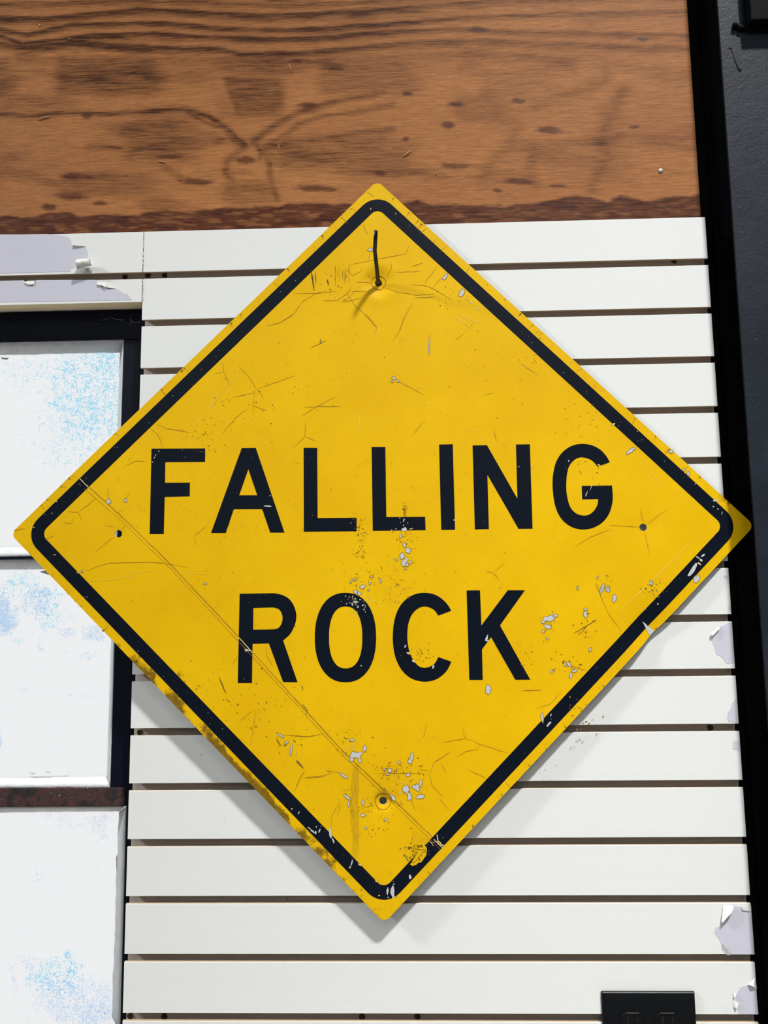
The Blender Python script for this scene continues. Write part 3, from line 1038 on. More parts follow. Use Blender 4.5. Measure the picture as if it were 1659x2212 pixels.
def dens(lp, step):
    out = []
    for a, b in zip(lp, lp[1:] + lp[:1]):
        a, b = np.array(a), np.array(b)
        k = max(1, int(np.linalg.norm(b - a) / step))
        for i in range(k):
            out.append(tuple(a + (b - a) * i / k))
    return out


def sheet(name, loops, y0, th, mats, parent, grid=0.008, grime=None, step=0.008, mi_side=0):
    """plate cut to the outer and inner loops, following the sign's bends, th thick behind its face y0"""
    loops = [dens(l, step) for l in loops]
    pts, edges = [], []
    for lp in loops:
        b = len(pts)
        pts += lp
        edges += [(b + i, b + (i + 1) % len(lp)) for i in range(len(lp))]
    A = np.array(pts)
    nb = len(pts)
    if grid:
        gx = np.arange(A[:, 0].min(), A[:, 0].max(), grid)
        gy = np.arange(A[:, 1].min(), A[:, 1].max(), grid)
        G = np.array([(x + (0.5 * grid if j % 2 else 0), y) for j, y in enumerate(gy) for x in gx])
        if len(G):
            G = G[inside(G, loops)]
        if len(G):
            keep = np.ones(len(G), bool)
            for i0 in range(0, len(G), 400):
                dd = np.min(np.hypot(G[i0:i0 + 400, None, 0] - A[None, :, 0], G[i0:i0 + 400, None, 1] - A[None, :, 1]), 1)
                keep[i0:i0 + 400] = dd > grid * 0.45
            pts = pts + [tuple(g) for g in G[keep]]
    vo, eo, fo, *_ = delaunay_2d_cdt([Vector((float(p[0]), float(p[1]))) for p in pts], edges, [], 0, 1e-7)
    vo = np.array([(p[0], p[1]) for p in vo])
    fo = np.array([f for f in fo])
    cen = vo[fo].mean(1)
    fo = fo[inside(cen, loops)]
    dz = depth(vo[:, 0], vo[:, 1])
    fv = [(p[0], y0 + d, p[1]) for p, d in zip(vo, dz)]
    f = []
    for t in fo:
        a, b, c = vo[t]
        sg = (b[0] - a[0]) * (c[1] - a[1]) - (b[1] - a[1]) * (c[0] - a[0])
        f.append(tuple(int(q) for q in (t if sg > 0 else t[::-1])))
    mi = [0] * len(f)
    nf = len(fv)
    if th > 0.0009:                                  # a real back
        fv += [(p[0], y0 + d + th, p[1]) for p, d in zip(vo, dz)]
        f += [tuple(nf + q for q in t[::-1]) for t in f[:]]
        mi += [1] * (len(f) - len(mi))
    for lp in loops:
        b = len(fv)
        n = len(lp)
        a = np.array(lp)
        d = depth(a[:, 0], a[:, 1])
        fv += [(p[0], y0 + q, p[1]) for p, q in zip(lp, d)] + [(p[0], y0 + q + th, p[1]) for p, q in zip(lp, d)]
        f += [(b + i, b + (i + 1) % n, b + n + (i + 1) % n, b + n + i) for i in range(n)]
        mi += [mi_side] * n
    o = pydata(name, fv, f, parent, mats, mi=mi)
    bm = bmesh.new()
    bm.from_mesh(o.data)
    bmesh.ops.remove_doubles(bm, verts=bm.verts, dist=1e-6)
    bm.to_mesh(o.data)
    bm.free()
    for p in o.data.polygons:
        p.use_smooth = True
    try:
        o.data.set_sharp_from_angle(angle=math.radians(40))
    except Exception:
        pass
    if grime is not None:
        co = np.zeros(len(o.data.vertices) * 3, np.float32)
        o.data.vertices.foreach_get('co', co)
        co = co.reshape(-1, 3)
        at = o.data.attributes.new('grime', 'FLOAT', 'POINT')
        at.data.foreach_set('value', grime(co[:, 0], co[:, 2]).astype(np.float32))
    return o


def circle(c, r, n=20):
    return [(c[0] + r * math.cos(2 * math.pi * i / n), c[1] + r * math.sin(2 * math.pi * i / n)) for i in range(n)]


# outline, a little worn along the edges and kinked at the dent
out = []
for (u, v) in rounded_diamond(0.0, 0.0105):
    r = math.hypot(u - DENT[0], v - DENT[1])
    k = 1 - 0.0045 * math.exp(-(r / 0.012) ** 2) - 0.0010 * max(0, (float(vn(np.array(u * 70), np.array(v * 70), 2)) - 0.55))
    out.append((u * k, v * k))
R2 = math.sqrt(0.5)


def grime(u, v):
    e = np.stack([H - (u + v) * R2, H - (u - v) * R2, H + (u + v) * R2, H - (v - u) * R2])   # UR, LR, LL, UL
    al = (v - u) * R2                       # along the lower-left edge, + towards the left corner
    ll = np.exp(-(e[2] / 0.0125) ** 2)
    g = ll * (0.05 + 0.85 * sstep(0.30, 0.66, fbm(al * 30 + 3, e[2] * 60, 90))) * (1 - sstep(0.07, 0.14, al)) * sstep(-0.36, -0.29, al)
    g = g + np.exp(-(e[2] / 0.05) ** 2) * 0.16
    g = g + 0.22 * np.exp(-(e.min(0) / 0.006) ** 2)
    g = g + 0.40 * np.exp(-(np.hypot(u - S(1575, 1082)[0], v - S(1575, 1082)[1]) / 0.022) ** 2)
    for x, y, r, a in ((395, 1458, 0.010, .45), (300, 1422, .010, .40), (805, 1740, .03, .16), (430, 930, .05, .20), (500, 860, .06, .14), (440, 960, .025, .12), (640, 1700, .03, .18), (700, 690, .03, .10)):
        c = S(x, y)
        g = g + a * np.exp(-(np.hypot(u - c[0], v - c[1]) / r) ** 2)
    return np.clip(g, 0, 1)


plate_loops = [out] + [circle(h, HR) for h in HOLES]
sheet('plate', plate_loops, 0.0, 0.0022, [MAT['yellow'], MAT['aluback'], MAT['alu']], sign, 0.0055, grime, 0.0055, 2)
INK, TH = -0.00012, 0.00012
BM, BW = 0.0124, 0.0190
border = sheet('border', [rounded_diamond(BM, 0.0310), rounded_diamond(BM + BW, 0.0120)], INK, TH, [MAT['ink']], sign, 0.0055, None, 0.0055)
tag(border, 'black rounded border line')

ZF, ZL, ZK = (300, 940, 3.1904), (780, 940, 2.8603), (480, 1240, 2.37)


def ell(cx, cy, a, b, p=2.25, n=72):
    P = []
    for i in range(n):
        t = 2 * math.pi * i / n
        c, s_ = math.cos(t), math.sin(t)
        P.append((cx + a * math.copysign(abs(c) ** (2 / p), c), cy + b * math.copysign(abs(s_) ** (2 / p), s_)))
    return P


def spl(pts, corners, sub=6):
    """closed outline; smooth (Catmull-Rom) except at the listed corner indices"""
    n = len(pts)
    out = []
    for i in range(n):
        p0, p1, p2, p3 = (np.array(pts[(i + k) % n], float) for k in (-1, 0, 1, 2))
        if i in corners and (i + 1) % n in corners:
            out.append(tuple(p1))
            continue
        if i in corners: p0 = p1 - (p2 - p1)
        if (i + 1) % n in corners: p3 = p2 + (p2 - p1)
        for k in range(sub):
            t = k / sub
            out.append(tuple(0.5 * ((2 * p1) + (p2 - p0) * t + (2 * p0 - 5 * p1 + 4 * p2 - p3) * t * t + (3 * p1 - p0 - 3 * p2 + p3) * t ** 3)))
    return out


LET = {}
LET['F'] = [Zm(*ZF, [(88, 94), (458, 92), (457, 185), (184, 187), (182, 329), (353, 328), (352, 423), (180, 427), (173, 682), (76, 683)])]
LET['A'] = [Zm(*ZF, [(709, 89), (806, 88), (1004, 672), (905, 672), (850, 510), (655, 511), (600, 675), (498, 675)]), Zm(*ZF, [(755, 236), (816, 414), (692, 415)])]
LET['L'] = [Zm(*ZF, [(1135, 87), (1229, 87), (1232, 571), (1501, 569), (1501, 662), (1137, 666)])]
LET['L '] = [Zm(*ZL, [(65, 72), (150, 72), (156, 506), (396, 504), (399, 587), (72, 591)])]
LET['I'] = [Zm(*ZL, [(482, 57), (567, 55), (581, 584), (495, 585)])]
LET['N'] = [Zm(*ZL, [(689, 63), (778, 61), (966, 392), (957, 57), (1043, 56), (1060, 578), (973, 579), (781, 245), (790, 580), (703, 582)])]
g = [(1537, 168), (1515, 130), (1480, 92), (1430, 64), (1370, 54), (1310, 63), (1255, 95), (1212, 150), (1190, 220), (1183, 300), (1190, 390), (1207, 460), (1240, 520), (1290, 562), (1340, 580), (1390, 582), (1440, 570), (1490, 540), (1530, 490), (1550, 430), (1555, 380),
     (1550, 311), (1363, 313), (1366, 397), (1465, 395), (1460, 430), (1440, 465), (1410, 490), (1375, 497), (1335, 487), (1305, 462), (1285, 425), (1272, 370), (1268, 310), (1273, 240), (1287, 190), (1315, 155), (1350, 138), (1385, 140), (1420, 153), (1445, 175), (1460, 195)]
LET['G'] = [Zm(*ZL, spl(g, {0, 21, 22, 23, 24, 41}))]
r_ = [(90, 101), (265, 98), (310, 108), (345, 130), (368, 165), (380, 215), (370, 265), (347, 308), (312, 340), (386, 554), (312, 553), (239, 355), (156, 357), (153, 558), (80, 558)]
ri = [(160, 174), (262, 171), (290, 180), (305, 203), (309, 228), (303, 255), (288, 276), (262, 283), (159, 285)]
LET['R'] = [Zm(*ZK, spl(r_, {0, 1, 8, 9, 10, 11, 12, 13, 14})), Zm(*ZK, spl(ri, {0, 1, 7, 8}))]
LET['O'] = [Zm(*ZK, ell(631, 325, 157, 229)), Zm(*ZK, ell(632, 324.5, 85, 158.5, 2.35))]
cc = [(1173, 188), (1155, 158), (1125, 127), (1085, 104), (1035, 96), (985, 104), (940, 130), (905, 173), (882, 235), (873, 320), (880, 400), (900, 460), (935, 510), (980, 540), (1035, 551), (1085, 543), (1125, 520), (1155, 487), (1173, 448), (1106, 425), (1090, 455), (1065, 473), (1035, 480), (1005, 470), (978, 440),
      (958, 395), (948, 330), (952, 260), (970, 210), (1000, 178), (1035, 166), (1070, 175), (1090, 190), (1106, 213)]
LET['C'] = [Zm(*ZK, spl(cc, {0, 18, 19, 33}))]
LET['K'] = [Zm(*ZK, [(1251, 84), (1320, 83), (1327, 263), (1462, 83), (1550, 83), (1422, 263), (1577, 541), (1500, 541), (1376, 323), (1330, 386), (1334, 542), (1265, 542)])]
for ch, loops in LET.items():
    o = sheet('letter', [[S(x, y) for x, y in l] for l in loops], INK, TH, [MAT['ink']], sign, 0.009, None, 0.006)
    o['label'] = 'black capital letter ' + ch.strip()


# ---- wear: chips, cracks, scuffs, each a thin flake or slit on the sheeting
class Wear:
    def __init__(s, y):
        s.v, s.f, s.y = [], [], y

    def add(s, uv, y=None):
        y = s.y if y is None else y
        a = np.array(uv)
        d = depth(a[:, 0], a[:, 1])
        b = len(s.v)
        cx, cy = a.mean(0)
        s.v.append((cx, y + float(depth(cx, cy)), cy))
        s.v += [(p[0], y + q, p[1]) for p, q in zip(a, d)]
        n = len(a)
        s.f += [(b, b + 1 + i, b + 1 + (i + 1) % n) for i in range(n)]

    def blob(s, x, y, rx, ry, ang=0.0, n=11, jag=0.35, grow=0.0, rnd=random):
        P = []
        c, q = math.cos(math.radians(ang)), math.sin(math.radians(ang))
        for i in range(n):
            t = 2 * math.pi * i / n
            k = 1 + rnd.uniform(-jag, jag)
            a, b = (rx * k + grow) * math.cos(t), (ry * k + grow) * math.sin(t)
            P.append(S(x + a * c - b * q, y + a * q + b * c))
        s.add(P)

    def line(s, pts, w, taper=True, wig=0.5, step=7.0, rnd=random):
        P = [np.array(p, float) for p in pts]
        D = [P[0]]
        for a, b in zip(P[:-1], P[1:]):
            k = max(1, int(np.linalg.norm(b - a) / step))
            for i in range(1, k + 1):
                q = a + (b - a) * i / k
                if i < k or True:
                    q = q + np.array([rnd.uniform(-wig, wig), rnd.uniform(-wig, wig)])
                D.append(q)
        n = len(D)
        b0 = len(s.v)
        for i, p in enumerate(D):
            t = D[min(i + 1, n - 1)] - D[max(i - 1, 0)]
            t = t / (np.linalg.norm(t) + 1e-9)
            ww = w * rnd.uniform(0.7, 1.2) * (min(1, 0.35 + 3.0 * min(i, n - 1 - i) / n) if taper else 1) * 0.5
            for sg in (-1, 1):
                u, v = S(p[0] - t[1] * ww * sg, p[1] + t[0] * ww * sg)
                s.v.append((u, s.y + float(depth(u, v)), v))
        s.f += [(b0 + 2 * i, b0 + 2 * i + 1, b0 + 2 * i + 3, b0 + 2 * i + 2) for i in range(n - 1)]

    def build(s, name, mat, label=None):
        o = pydata(name, s.v, s.f, sign, [mat])
        o['kind'] = 'stuff'
        if label: o['label'] = label
        return o


RND = random.Random(11)
cracks, specks, rims, chips, pales, faint, black = Wear(-0.00020), Wear(-0.00022), Wear(-0.00024), Wear(-0.00030), Wear(-0.00032), Wear(-0.00019), Wear(-0.00026)

Z7 = (600, 1560, 3.606)
ZT = (600, 380, 3.77)
ZB_ = (0, 900, 3.6065)
ZC_ = (1240, 900, 3.959)
ZD = (680, 1050, 4.879)
ZE = (1000, 1180, 3.456)
ZG = (380, 680, 4.1475)
ZH = (240, 1380, 3.6065)
ZI = (680, 680, 2.765)
ZJ = (940, 1480, 5.53)


def crk(z, pts, w=1.1, wear=None):
    (wear or cracks).line(Zm(*z, pts), w, rnd=RND)


# star cracks and long hairlines
for z, pts in ((ZG, [(722, 665), (640, 540), (560, 460)]), (ZG, [(722, 668), (850, 620), (1075, 540)]), (ZG, [(720, 675), (690, 705), (515, 738)]), (ZG, [(718, 680), (695, 760), (690, 890)]), (ZG, [(725, 670), (770, 715)]),
               (ZG, [(415, 420), (430, 515), (490, 640)]), (ZG, [(345, 525), (430, 515)]), (ZG, [(640, 845), (535, 925), (410, 1070)]), (ZG, [(1160, 950), (1155, 1090), (1055, 1190)]), (ZG, [(1155, 1095), (1255, 1130)]),
               (ZG, [(1140, 828), (1270, 822), (1475, 820)]), (ZG, [(1440, 725), (1260, 825), (1120, 910)]), (ZG, [(820, 97), (930, 70), (1050, 0)]), (ZG, [(1200, 295), (1290, 255), (1335, 235)]), (ZG, [(0, 1035), (130, 1055)]), (ZG, [(690, 810), (810, 860)]),
               (ZT, [(0, 1205), (130, 1120), (205, 1020), (310, 955), (400, 930)]), (ZT, [(360, 1015), (480, 1015), (560, 960), (610, 890)]), (ZT, [(130, 958), (300, 955), (480, 940)]), (ZT, [(590, 938), (735, 940)]), (ZT, [(640, 862), (760, 865)]),
               (ZT, [(580, 720), (700, 700), (850, 670), (1040, 632)]), (ZT, [(555, 760), (610, 810), (670, 780), (690, 740)]), (ZT, [(720, 790), (765, 830)]), (ZT, [(890, 820), (925, 750), (920, 690)]), (ZT, [(880, 910), (980, 945), (1130, 970), (1280, 960)]),
               (ZT, [(1075, 885), (1190, 890), (1260, 915), (1420, 1010)]), (ZT, [(1260, 912), (1330, 830)]), (ZT, [(950, 785), (1160, 775)]), (ZT, [(1085, 740), (1185, 705)]), (ZT, [(1300, 735), (1190, 880)]), (ZT, [(1100, 1030), (1030, 1150), (980, 1280)]),
               (ZT, [(560, 950), (630, 1060), (740, 1150), (805, 1230)]), (ZT, [(690, 390), (735, 480)]), (ZT, [(640, 920), (600, 970), (520, 1030), (690, 990)]), (ZT, [(1040, 640), (1070, 560)]), (ZT, [(735, 690), (755, 620)]), (ZT, [(1290, 985), (1110, 992)]),
               (ZB_, [(745, 1055), (895, 930)]), (ZB_, [(945, 885), (980, 848)]), (ZB_, [(610, 745), (535, 740)]), (ZB_, [(610, 745), (640, 805)]), (ZB_, [(612, 742), (690, 690), (750, 630)]), (ZB_, [(490, 825), (560, 835), (580, 770)]), (ZB_, [(850, 650), (840, 560)]),
               (ZB_, [(915, 770), (950, 715)]), (ZB_, [(980, 645), (1020, 580)]), (ZB_, [(815, 850), (890, 858)]), (ZB_, [(660, 1205), (850, 1140), (1180, 1135), (1280, 1140), (1470, 1178)]), (ZB_, [(1170, 90), (1230, 140), (1270, 240)]), (ZB_, [(1220, 60), (1300, 95), (1450, 118)]),
               (ZB_, [(1515, 935), (1530, 1005)]), (ZB_, [(1515, 930), (1610, 855)]), (ZB_, [(1110, 745), (1145, 718)]), (ZB_, [(1460, 755), (1500, 730)]), (ZB_, [(350, 955), (430, 925)]), (ZB_, [(970, 390), (1060, 345), (1130, 350)]), (ZB_, [(100, 890), (200, 870)]),
               (ZC_, [(300, 930), (560, 945)]), (ZC_, [(620, 925), (790, 795)]), (ZC_, [(565, 795), (595, 905)]), (ZC_, [(605, 985), (645, 1175)]), (ZC_, [(185, 1420), (245, 1584)]), (ZC_, [(0, 1120), (140, 1030), (320, 960)]),
               (ZE, [(990, 285), (1085, 500), (1185, 640)]), (ZE, [(165, 185), (230, 200), (272, 260)]), (ZE, [(232, 195), (310, 125)]), (ZE, [(440, 1078), (590, 1073)]), (ZE, [(545, 1212), (660, 1175), (735, 1080)]), (ZE, [(740, 870), (925, 930)]),
               (ZJ, [(85, 685), (360, 640), (455, 665)]), (ZJ, [(330, 500), (350, 610), (365, 640)]), (ZJ, [(430, 660), (540, 710), (870, 810)]), (ZJ, [(535, 712), (500, 770), (370, 790), (260, 860)]), (ZJ, [(0, 920), (190, 795)]), (ZJ, [(65, 940), (140, 1050)]),
               (ZJ, [(380, 1005), (610, 1110)]), (ZJ, [(0, 1235), (85, 1330)]), (ZJ, [(55, 1360), (165, 1490)]), (ZJ, [(830, 1150), (895, 1215)]), (ZJ, [(730, 1300), (775, 1350)]), (ZJ, [(1060, 62), (1270, 55)]),
               (Z7, [(1330, 240), (1220, 310), (1185, 400), (1200, 490), (1280, 580)]), (Z7, [(1130, 130), (1165, 0)]), (Z7, [(60, 100), (230, 115), (330, 95)]), (Z7, [(205, 437), (330, 430), (410, 395), (380, 378), (480, 395)]), (Z7, [(130, 545), (165, 440), (210, 375)]),
               (Z7, [(410, 850), (420, 730), (490, 610)]), (Z7, [(470, 740), (485, 630)]), (Z7, [(650, 675), (755, 640)]), (Z7, [(1070, 700), (1030, 560), (1020, 450)]), (Z7, [(780, 400), (1130, 400)]), (Z7, [(1095, 365), (1185, 380)]), (Z7, [(500, 540), (570, 520)]),
               (ZH, [(1205, 60), (1215, 140), (1260, 210)]), (ZH, [(1130, 540), (1110, 680), (1085, 830)]), (ZH, [(1340, 750), (1560, 760), (1659, 735)]), (ZH, [(940, 205), (995, 125)]), (ZH, [(1425, 1190), (1510, 1020)]), (ZH, [(1495, 1085), (1659, 1065)]), (ZH, [(1000, 640), (1100, 560)]),
               (ZI, [(540, 0), (510, 90), (465, 160)]), (ZI, [(505, 400), (650, 475)]), (ZI, [(580, 725), (660, 620)]), (ZI, [(300, 0), (370, 75), (355, 120)]), (ZI, [(1230, 290), (1330, 360)]), (ZI, [(915, 85), (950, 45)]), (ZI, [(840, 150), (890, 110)]), (ZI, [(1070, 685), (1085, 755)]), (ZI, [(0, 185), (70, 150)]),
               (ZI, [(1015, 480), (1065, 465)])):
    crk(z, pts, 0.85)
# diagonal lap seam of the sheeting: two fine lines
for off in (0, 9.5):
    cracks.line([(175 - off * .72, 1036 + off * .72), (260, 1113 + off), (360, 1210 + off), (460, 1316 + off), (545, 1408 + off), (640, 1512 + off), (740, 1622 + off), (835, 1712 + off), (905, 1780 + off), (957 - off * .5, 1830 + off * .6)], 1.5 if off == 0 else 0.8, False, 0.4, 14, RND)
black.line([(652, 1520), (664, 1534), (662, 1546)], 1.6, rnd=RND)
pales.line([(173, 1034), (192, 1054)], 1.5, False, 0.1, rnd=RND)
pales.line([(515, 1376), (546, 1410)], 1.6, False, 0.2, rnd=RND)
Z9 = (820, 1780, 10.37)
pales.line(Zm(*Z9, [(1212, 340), (1425, 548)]), 1.7, False, 0.1, rnd=RND)
pales.line(Zm(*Z9, [(1288, 235), (1300, 330), (1312, 392), (1350, 402), (1388, 468), (1448, 484)]), 2.2, False, 0.2, rnd=RND)
pales.line(Zm(*Z9, [(1110, 380), (1160, 420), (1210, 495)]), 1.8, True, 0.2, rnd=RND)
pales.line(Zm(*Z9, [(1150, 420), (1245, 395)]), 1.6, True, 0.2, rnd=RND)
# ripple lines of slack sheeting left of the lower hole and near the stamp
for k in range(6):
    cracks.line(Zm(*Z7, [(592 + k * 7, 330), (578 + k * 10, 480), (565 + k * 11, 620), (572 + k * 11, 760), (590 + k * 8, 900), (575 + k * 10, 1060)]), 0.75, True, 0.5, 12, RND)
for k in range(7):
    cracks.line(Zm(*Z7, [(1065 + k * 22, 825 + k * 16), (1050 + k * 20, 890 + k * 8), (1035 + k * 20, 960)]), 0.75, True, 0.4, 9, RND)
for k in range(6):
    cracks.line(Zm(*Z7, [(1060 + k * 34, 1290 - k * 40), (1100 + k * 36, 1330 - k * 42)]), 0.8, True, 0.3, 9, RND)
    cracks.line(Zm(*Z7, [(270 + k * 14, 935 + k * 12), (265 + k * 14, 990 + k * 16)]), 0.7, True, 0.3, 9, RND)
# edge nicks on the yellow margin
for k in range(70):
    e = RND.choice('abcd')
    t = RND.random()
    p, q = {'a': ((45, 1182), (770, 1935)), 'b': ((890, 1930), (1600, 1168)), 'c': ((835, 412), (1605, 1112)), 'd': ((795, 412), (40, 1135))}[e]
    x, y = p[0] + (q[0] - p[0]) * t, p[1] + (q[1] - p[1]) * t
    nx_, ny_ = {'a': (.7, -.7), 'b': (-.7, -.7), 'c': (-.7, .7), 'd': (.7, .7)}[e]
    ln = RND.uniform(4, 14)
    x, y = x + nx_ * 3, y + ny_ * 3
    cracks.line([(x, y), (x + nx_ * ln + RND.uniform(-5, 5), y + ny_ * ln + RND.uniform(-5, 5))], RND.uniform(.7, 1.6), rnd=RND)
    if RND.random() < 0.5:
        specks.blob(x, y, RND.uniform(1, 4), RND.uniform(.7, 1.6), RND.uniform(0, 180), 7, rnd=RND)

CH = []
CH += [(ZD, a) for a in ((945, 620, 15, 20, 0), (982, 678, 23, 27, 0), (920, 735, 22, 27, 20), (945, 800, 24, 50, 38), (1010, 800, 13, 13, 0), (905, 525, 9, 17, 10), (860, 775, 12, 9, 0), (972, 830, 14, 12, 0), (955, 868, 7, 8, 0),
                         (505, 1060, 26, 18, -30), (430, 1115, 18, 18, 0), (470, 1130, 13, 15, 0), (695, 1000, 7, 20, 0), (597, 955, 9, 9, 0), (430, 990, 9, 7, 0), (405, 985, 7, 9, 0), (378, 1016, 7, 7, 0), (580, 1025, 12, 8, -40), (565, 1098, 8, 6, 0))]
CH += [(ZE, a) for a in ((645, 540, 42, 22, -8), (690, 519, 16, 9, -10), (630, 600, 24, 14, 20), (600, 636, 9, 9, 0), (628, 688, 7, 7, 0), (598, 565, 14, 10, 0), (915, 508, 13, 24, 0), (915, 470, 12, 8, 0), (1040, 310, 9, 36, 22), (1080, 320, 15, 20, -25), (1132, 390, 13, 26, 15),
                         (858, 312, 5, 13, 10), (1408, 272, 10, 13, -20), (950, 770, 7, 18, 20), (188, 1072, 17, 30, 3), (663, 935, 6, 17, 0), (805, 965, 9, 18, 0), (790, 880, 8, 24, -35), (830, 930, 22, 7, -10), (760, 885, 14, 6, 40), (590, 1280, 9, 36, -8))]
CH += [(Z7, a) for a in ((605, 258, 46, 28, -10), (575, 290, 16, 18, 0), (680, 203, 13, 24, 15), (580, 140, 14, 9, 0), (640, 300, 10, 16, -20), (1045, 270, 9, 32, 10), (1030, 305, 14, 16, 0), (872, 375, 14, 14, 0), (830, 368, 10, 7, 0), (1000, 525, 24, 34, -10), (1025, 575, 15, 34, -5), (1075, 512, 36, 15, 35),
                         (1112, 475, 9, 24, 15), (1115, 580, 30, 13, -12), (1015, 410, 14, 11, 0), (850, 405, 12, 7, 0), (510, 415, 36, 8, 35), (540, 585, 28, 9, 35), (665, 725, 15, 12, 0), (685, 825, 10, 9, 0), (68, 158, 13, 8, 0), (105, 220, 7, 40, 8), (840, 760, 10, 10, 0), (665, 630, 7, 22, 0), (550, 640, 6, 20, 0), (25, 105, 30, 6, 35),
                         (895, 585, 12, 30, -45), (945, 315, 10, 9, 0), (1085, 500, 12, 20, 0))]
CH += [(ZC_, a) for a in ((482, 295, 40, 11, -38), (515, 272, 14, 8, -20), (828, 298, 16, 14, 30), (1045, 1388, 20, 36, 40), (940, 455, 14, 8, -20), (975, 488, 10, 16, 0), (660, 1420, 12, 18, -30), (235, 1470, 8, 36, 18), (285, 1470, 16, 22, -30), (345, 1552, 13, 26, 15), (30, 1465, 5, 16, 10), (200, 1375, 5, 12, 10))]
CH += [(ZB_, a) for a in ((848, 662, 13, 20, 25), (980, 655, 9, 13, 0), (640, 1207, 8, 7, 0), (1600, 1302, 12, 5, -10))]
CH += [(ZT, a) for a in ((757, 598, 22, 10, 0), (1362, 822, 12, 30, 38), (1500, 950, 16, 32, 18))]
CH += [(ZI, a) for a in ((472, 376, 12, 6, 10), (499, 395, 8, 6, 0), (462, 397, 6, 4, 0), (682, 180, 3.2, 50, 4))]
for z, (x, y, a, b, r) in CH:
    (x, y), k = Zm(*z, [(x, y)])[0], z[2]
    st = RND.getstate()
    rims.blob(x, y, a / k, b / k, r, 13, 0.32, 1.3, RND)
    RND.setstate(st)
    chips.blob(x, y, a / k, b / k, r, 13, 0.32, 0.0, RND)
# chips that bare pale primer in the black ink
for z, a in [(ZD, q) for q in ((945, 455, 28, 18, -10), (1015, 450, 20, 4, -15), (810, 462, 4, 8, -20), (855, 450, 5, 8, 0), (935, 412, 6, 6, 0), (980, 388, 5, 6, 0), (905, 385, 4, 5, 0), (895, 338, 7, 4, -40), (938, 360, 6, 16, 15), (430, 1220, 26, 8, 10), (395, 1240, 9, 16, -15), (455, 1275, 12, 6, -30), (505, 1255, 14, 8, -40), (335, 1238, 4, 12, 30), (362, 1172, 4, 9, 20))] + \
            [(ZE, q) for q in ((178, 685, 8, 22, 20), (180, 705, 14, 5, 0), (655, 1262, 4, 11, 15), (643, 1325, 7, 24, 38), (630, 1340, 8, 4, 0), (1455, 430, 5, 10, 30))] + \
            [(Z7, q) for q in ((410, 865, 9, 42, -8), (430, 920, 6, 26, -20), (893, 1312, 13, 40, 0), (900, 1360, 6, 22, 20), (856, 1315, 8, 26, 0), (1030, 1205, 12, 16, 0), (110, 675, 6, 6, 0), (165, 705, 4, 12, 20), (270, 850, 24, 6, 40), (295, 860, 6, 12, 0), (325, 845, 6, 14, 15), (300, 815, 4, 8, 0), (245, 825, 14, 5, 40),
                               (765, 1240, 12, 4, 40), (800, 1262, 12, 4, 20), (905, 1262, 10, 4, 10), (790, 1352, 8, 4, 0), (860, 1365, 8, 4, 0), (915, 1362, 12, 4, 10), (575, 1100, 5, 34, 15), (640, 1112, 16, 5, 30), (560, 1132, 6, 8, 0))] + \
            [(ZC_, q) for q in ((1012, 1312, 15, 58, 33), (1085, 1225, 16, 10, 20), (1105, 1185, 26, 6, -40), (1070, 1255, 18, 6, 40), (1060, 1205, 22, 5, 30), (1190, 770, 8, 4, 0), (1230, 790, 6, 4, 0), (1265, 825, 3, 12, 15), (1215, 718, 24, 8, -10), (1200, 712, 6, 10, 0), (212, 414, 12, 5, 20), (108, 655, 3, 20, 20), (145, 608, 2.5, 24, 22), (335, 68, 16, 7, -38), (540, 128, 5, 3, 0), (1035, 576, 3, 8, 30))] + \
            [(ZB_, q) for q in ((1190, 355, 6, 4, -30), (1205, 320, 3, 8, 30), (1215, 300, 3, 6, 30), (1240, 270, 7, 3, 0), (425, 1078, 8, 3, -15), (605, 1217, 10, 3, 10), (348, 764, 3, 3, 0), (408, 756, 3, 3, 0), (440, 660, 9, 4, 10), (265, 862, 9, 2.5, 0), (1163, 50, 3, 3, 0), (918, 240, 4, 3, 0))] + \
            [(ZF, q) for q in ((890, 490, 26, 5, 0), (905, 419, 4, 4, 0))] + [(ZK, q) for q in ((952, 404, 9, 6, 20), (978, 446, 10, 5, 40), (938, 370, 4, 8, 20), (1080, 475, 5, 10, 20), (130, 390, 14, 4, 15), (712, 470, 4, 4, 0))] + \
            [(ZL, q) for q in ((1282, 158, 4, 7, -20), (1470, 184, 8, 4, 0), (975, 195, 4, 3, 0), (1393, 362, 3, 17, 20), (1420, 325, 2, 18, 20), (577, 524, 5, 4, 20))] + [(ZT, q) for q in ((1577, 1032, 12, 8, 30), (1630, 1080, 9, 6, 30), (962, 305, 4, 8, 20), (757, 268, 3, 8, 0))]:
    (x, y), k = Zm(*z, [a[:2]])[0], z[2]
    pr = RND.random()
    (pales if pr < 0.25 else chips).blob(x, y, a[2] / k, a[3] / k, a[4], 9, 0.35, 0.0, RND)


def scatter(wear, cx, cy, rx, ry, n, smin, smax, el=1.0, ang=None):
    for _ in range(n):
        x, y = RND.gauss(cx, rx / 2), RND.gauss(cy, ry / 2)
        r = RND.uniform(smin, smax)
        wear.blob(x, y, r, r * RND.uniform(0.35, 0.8) * el, RND.uniform(0, 180) if ang is None else ang + RND.uniform(-25, 25), 7, 0.4, 0, RND)


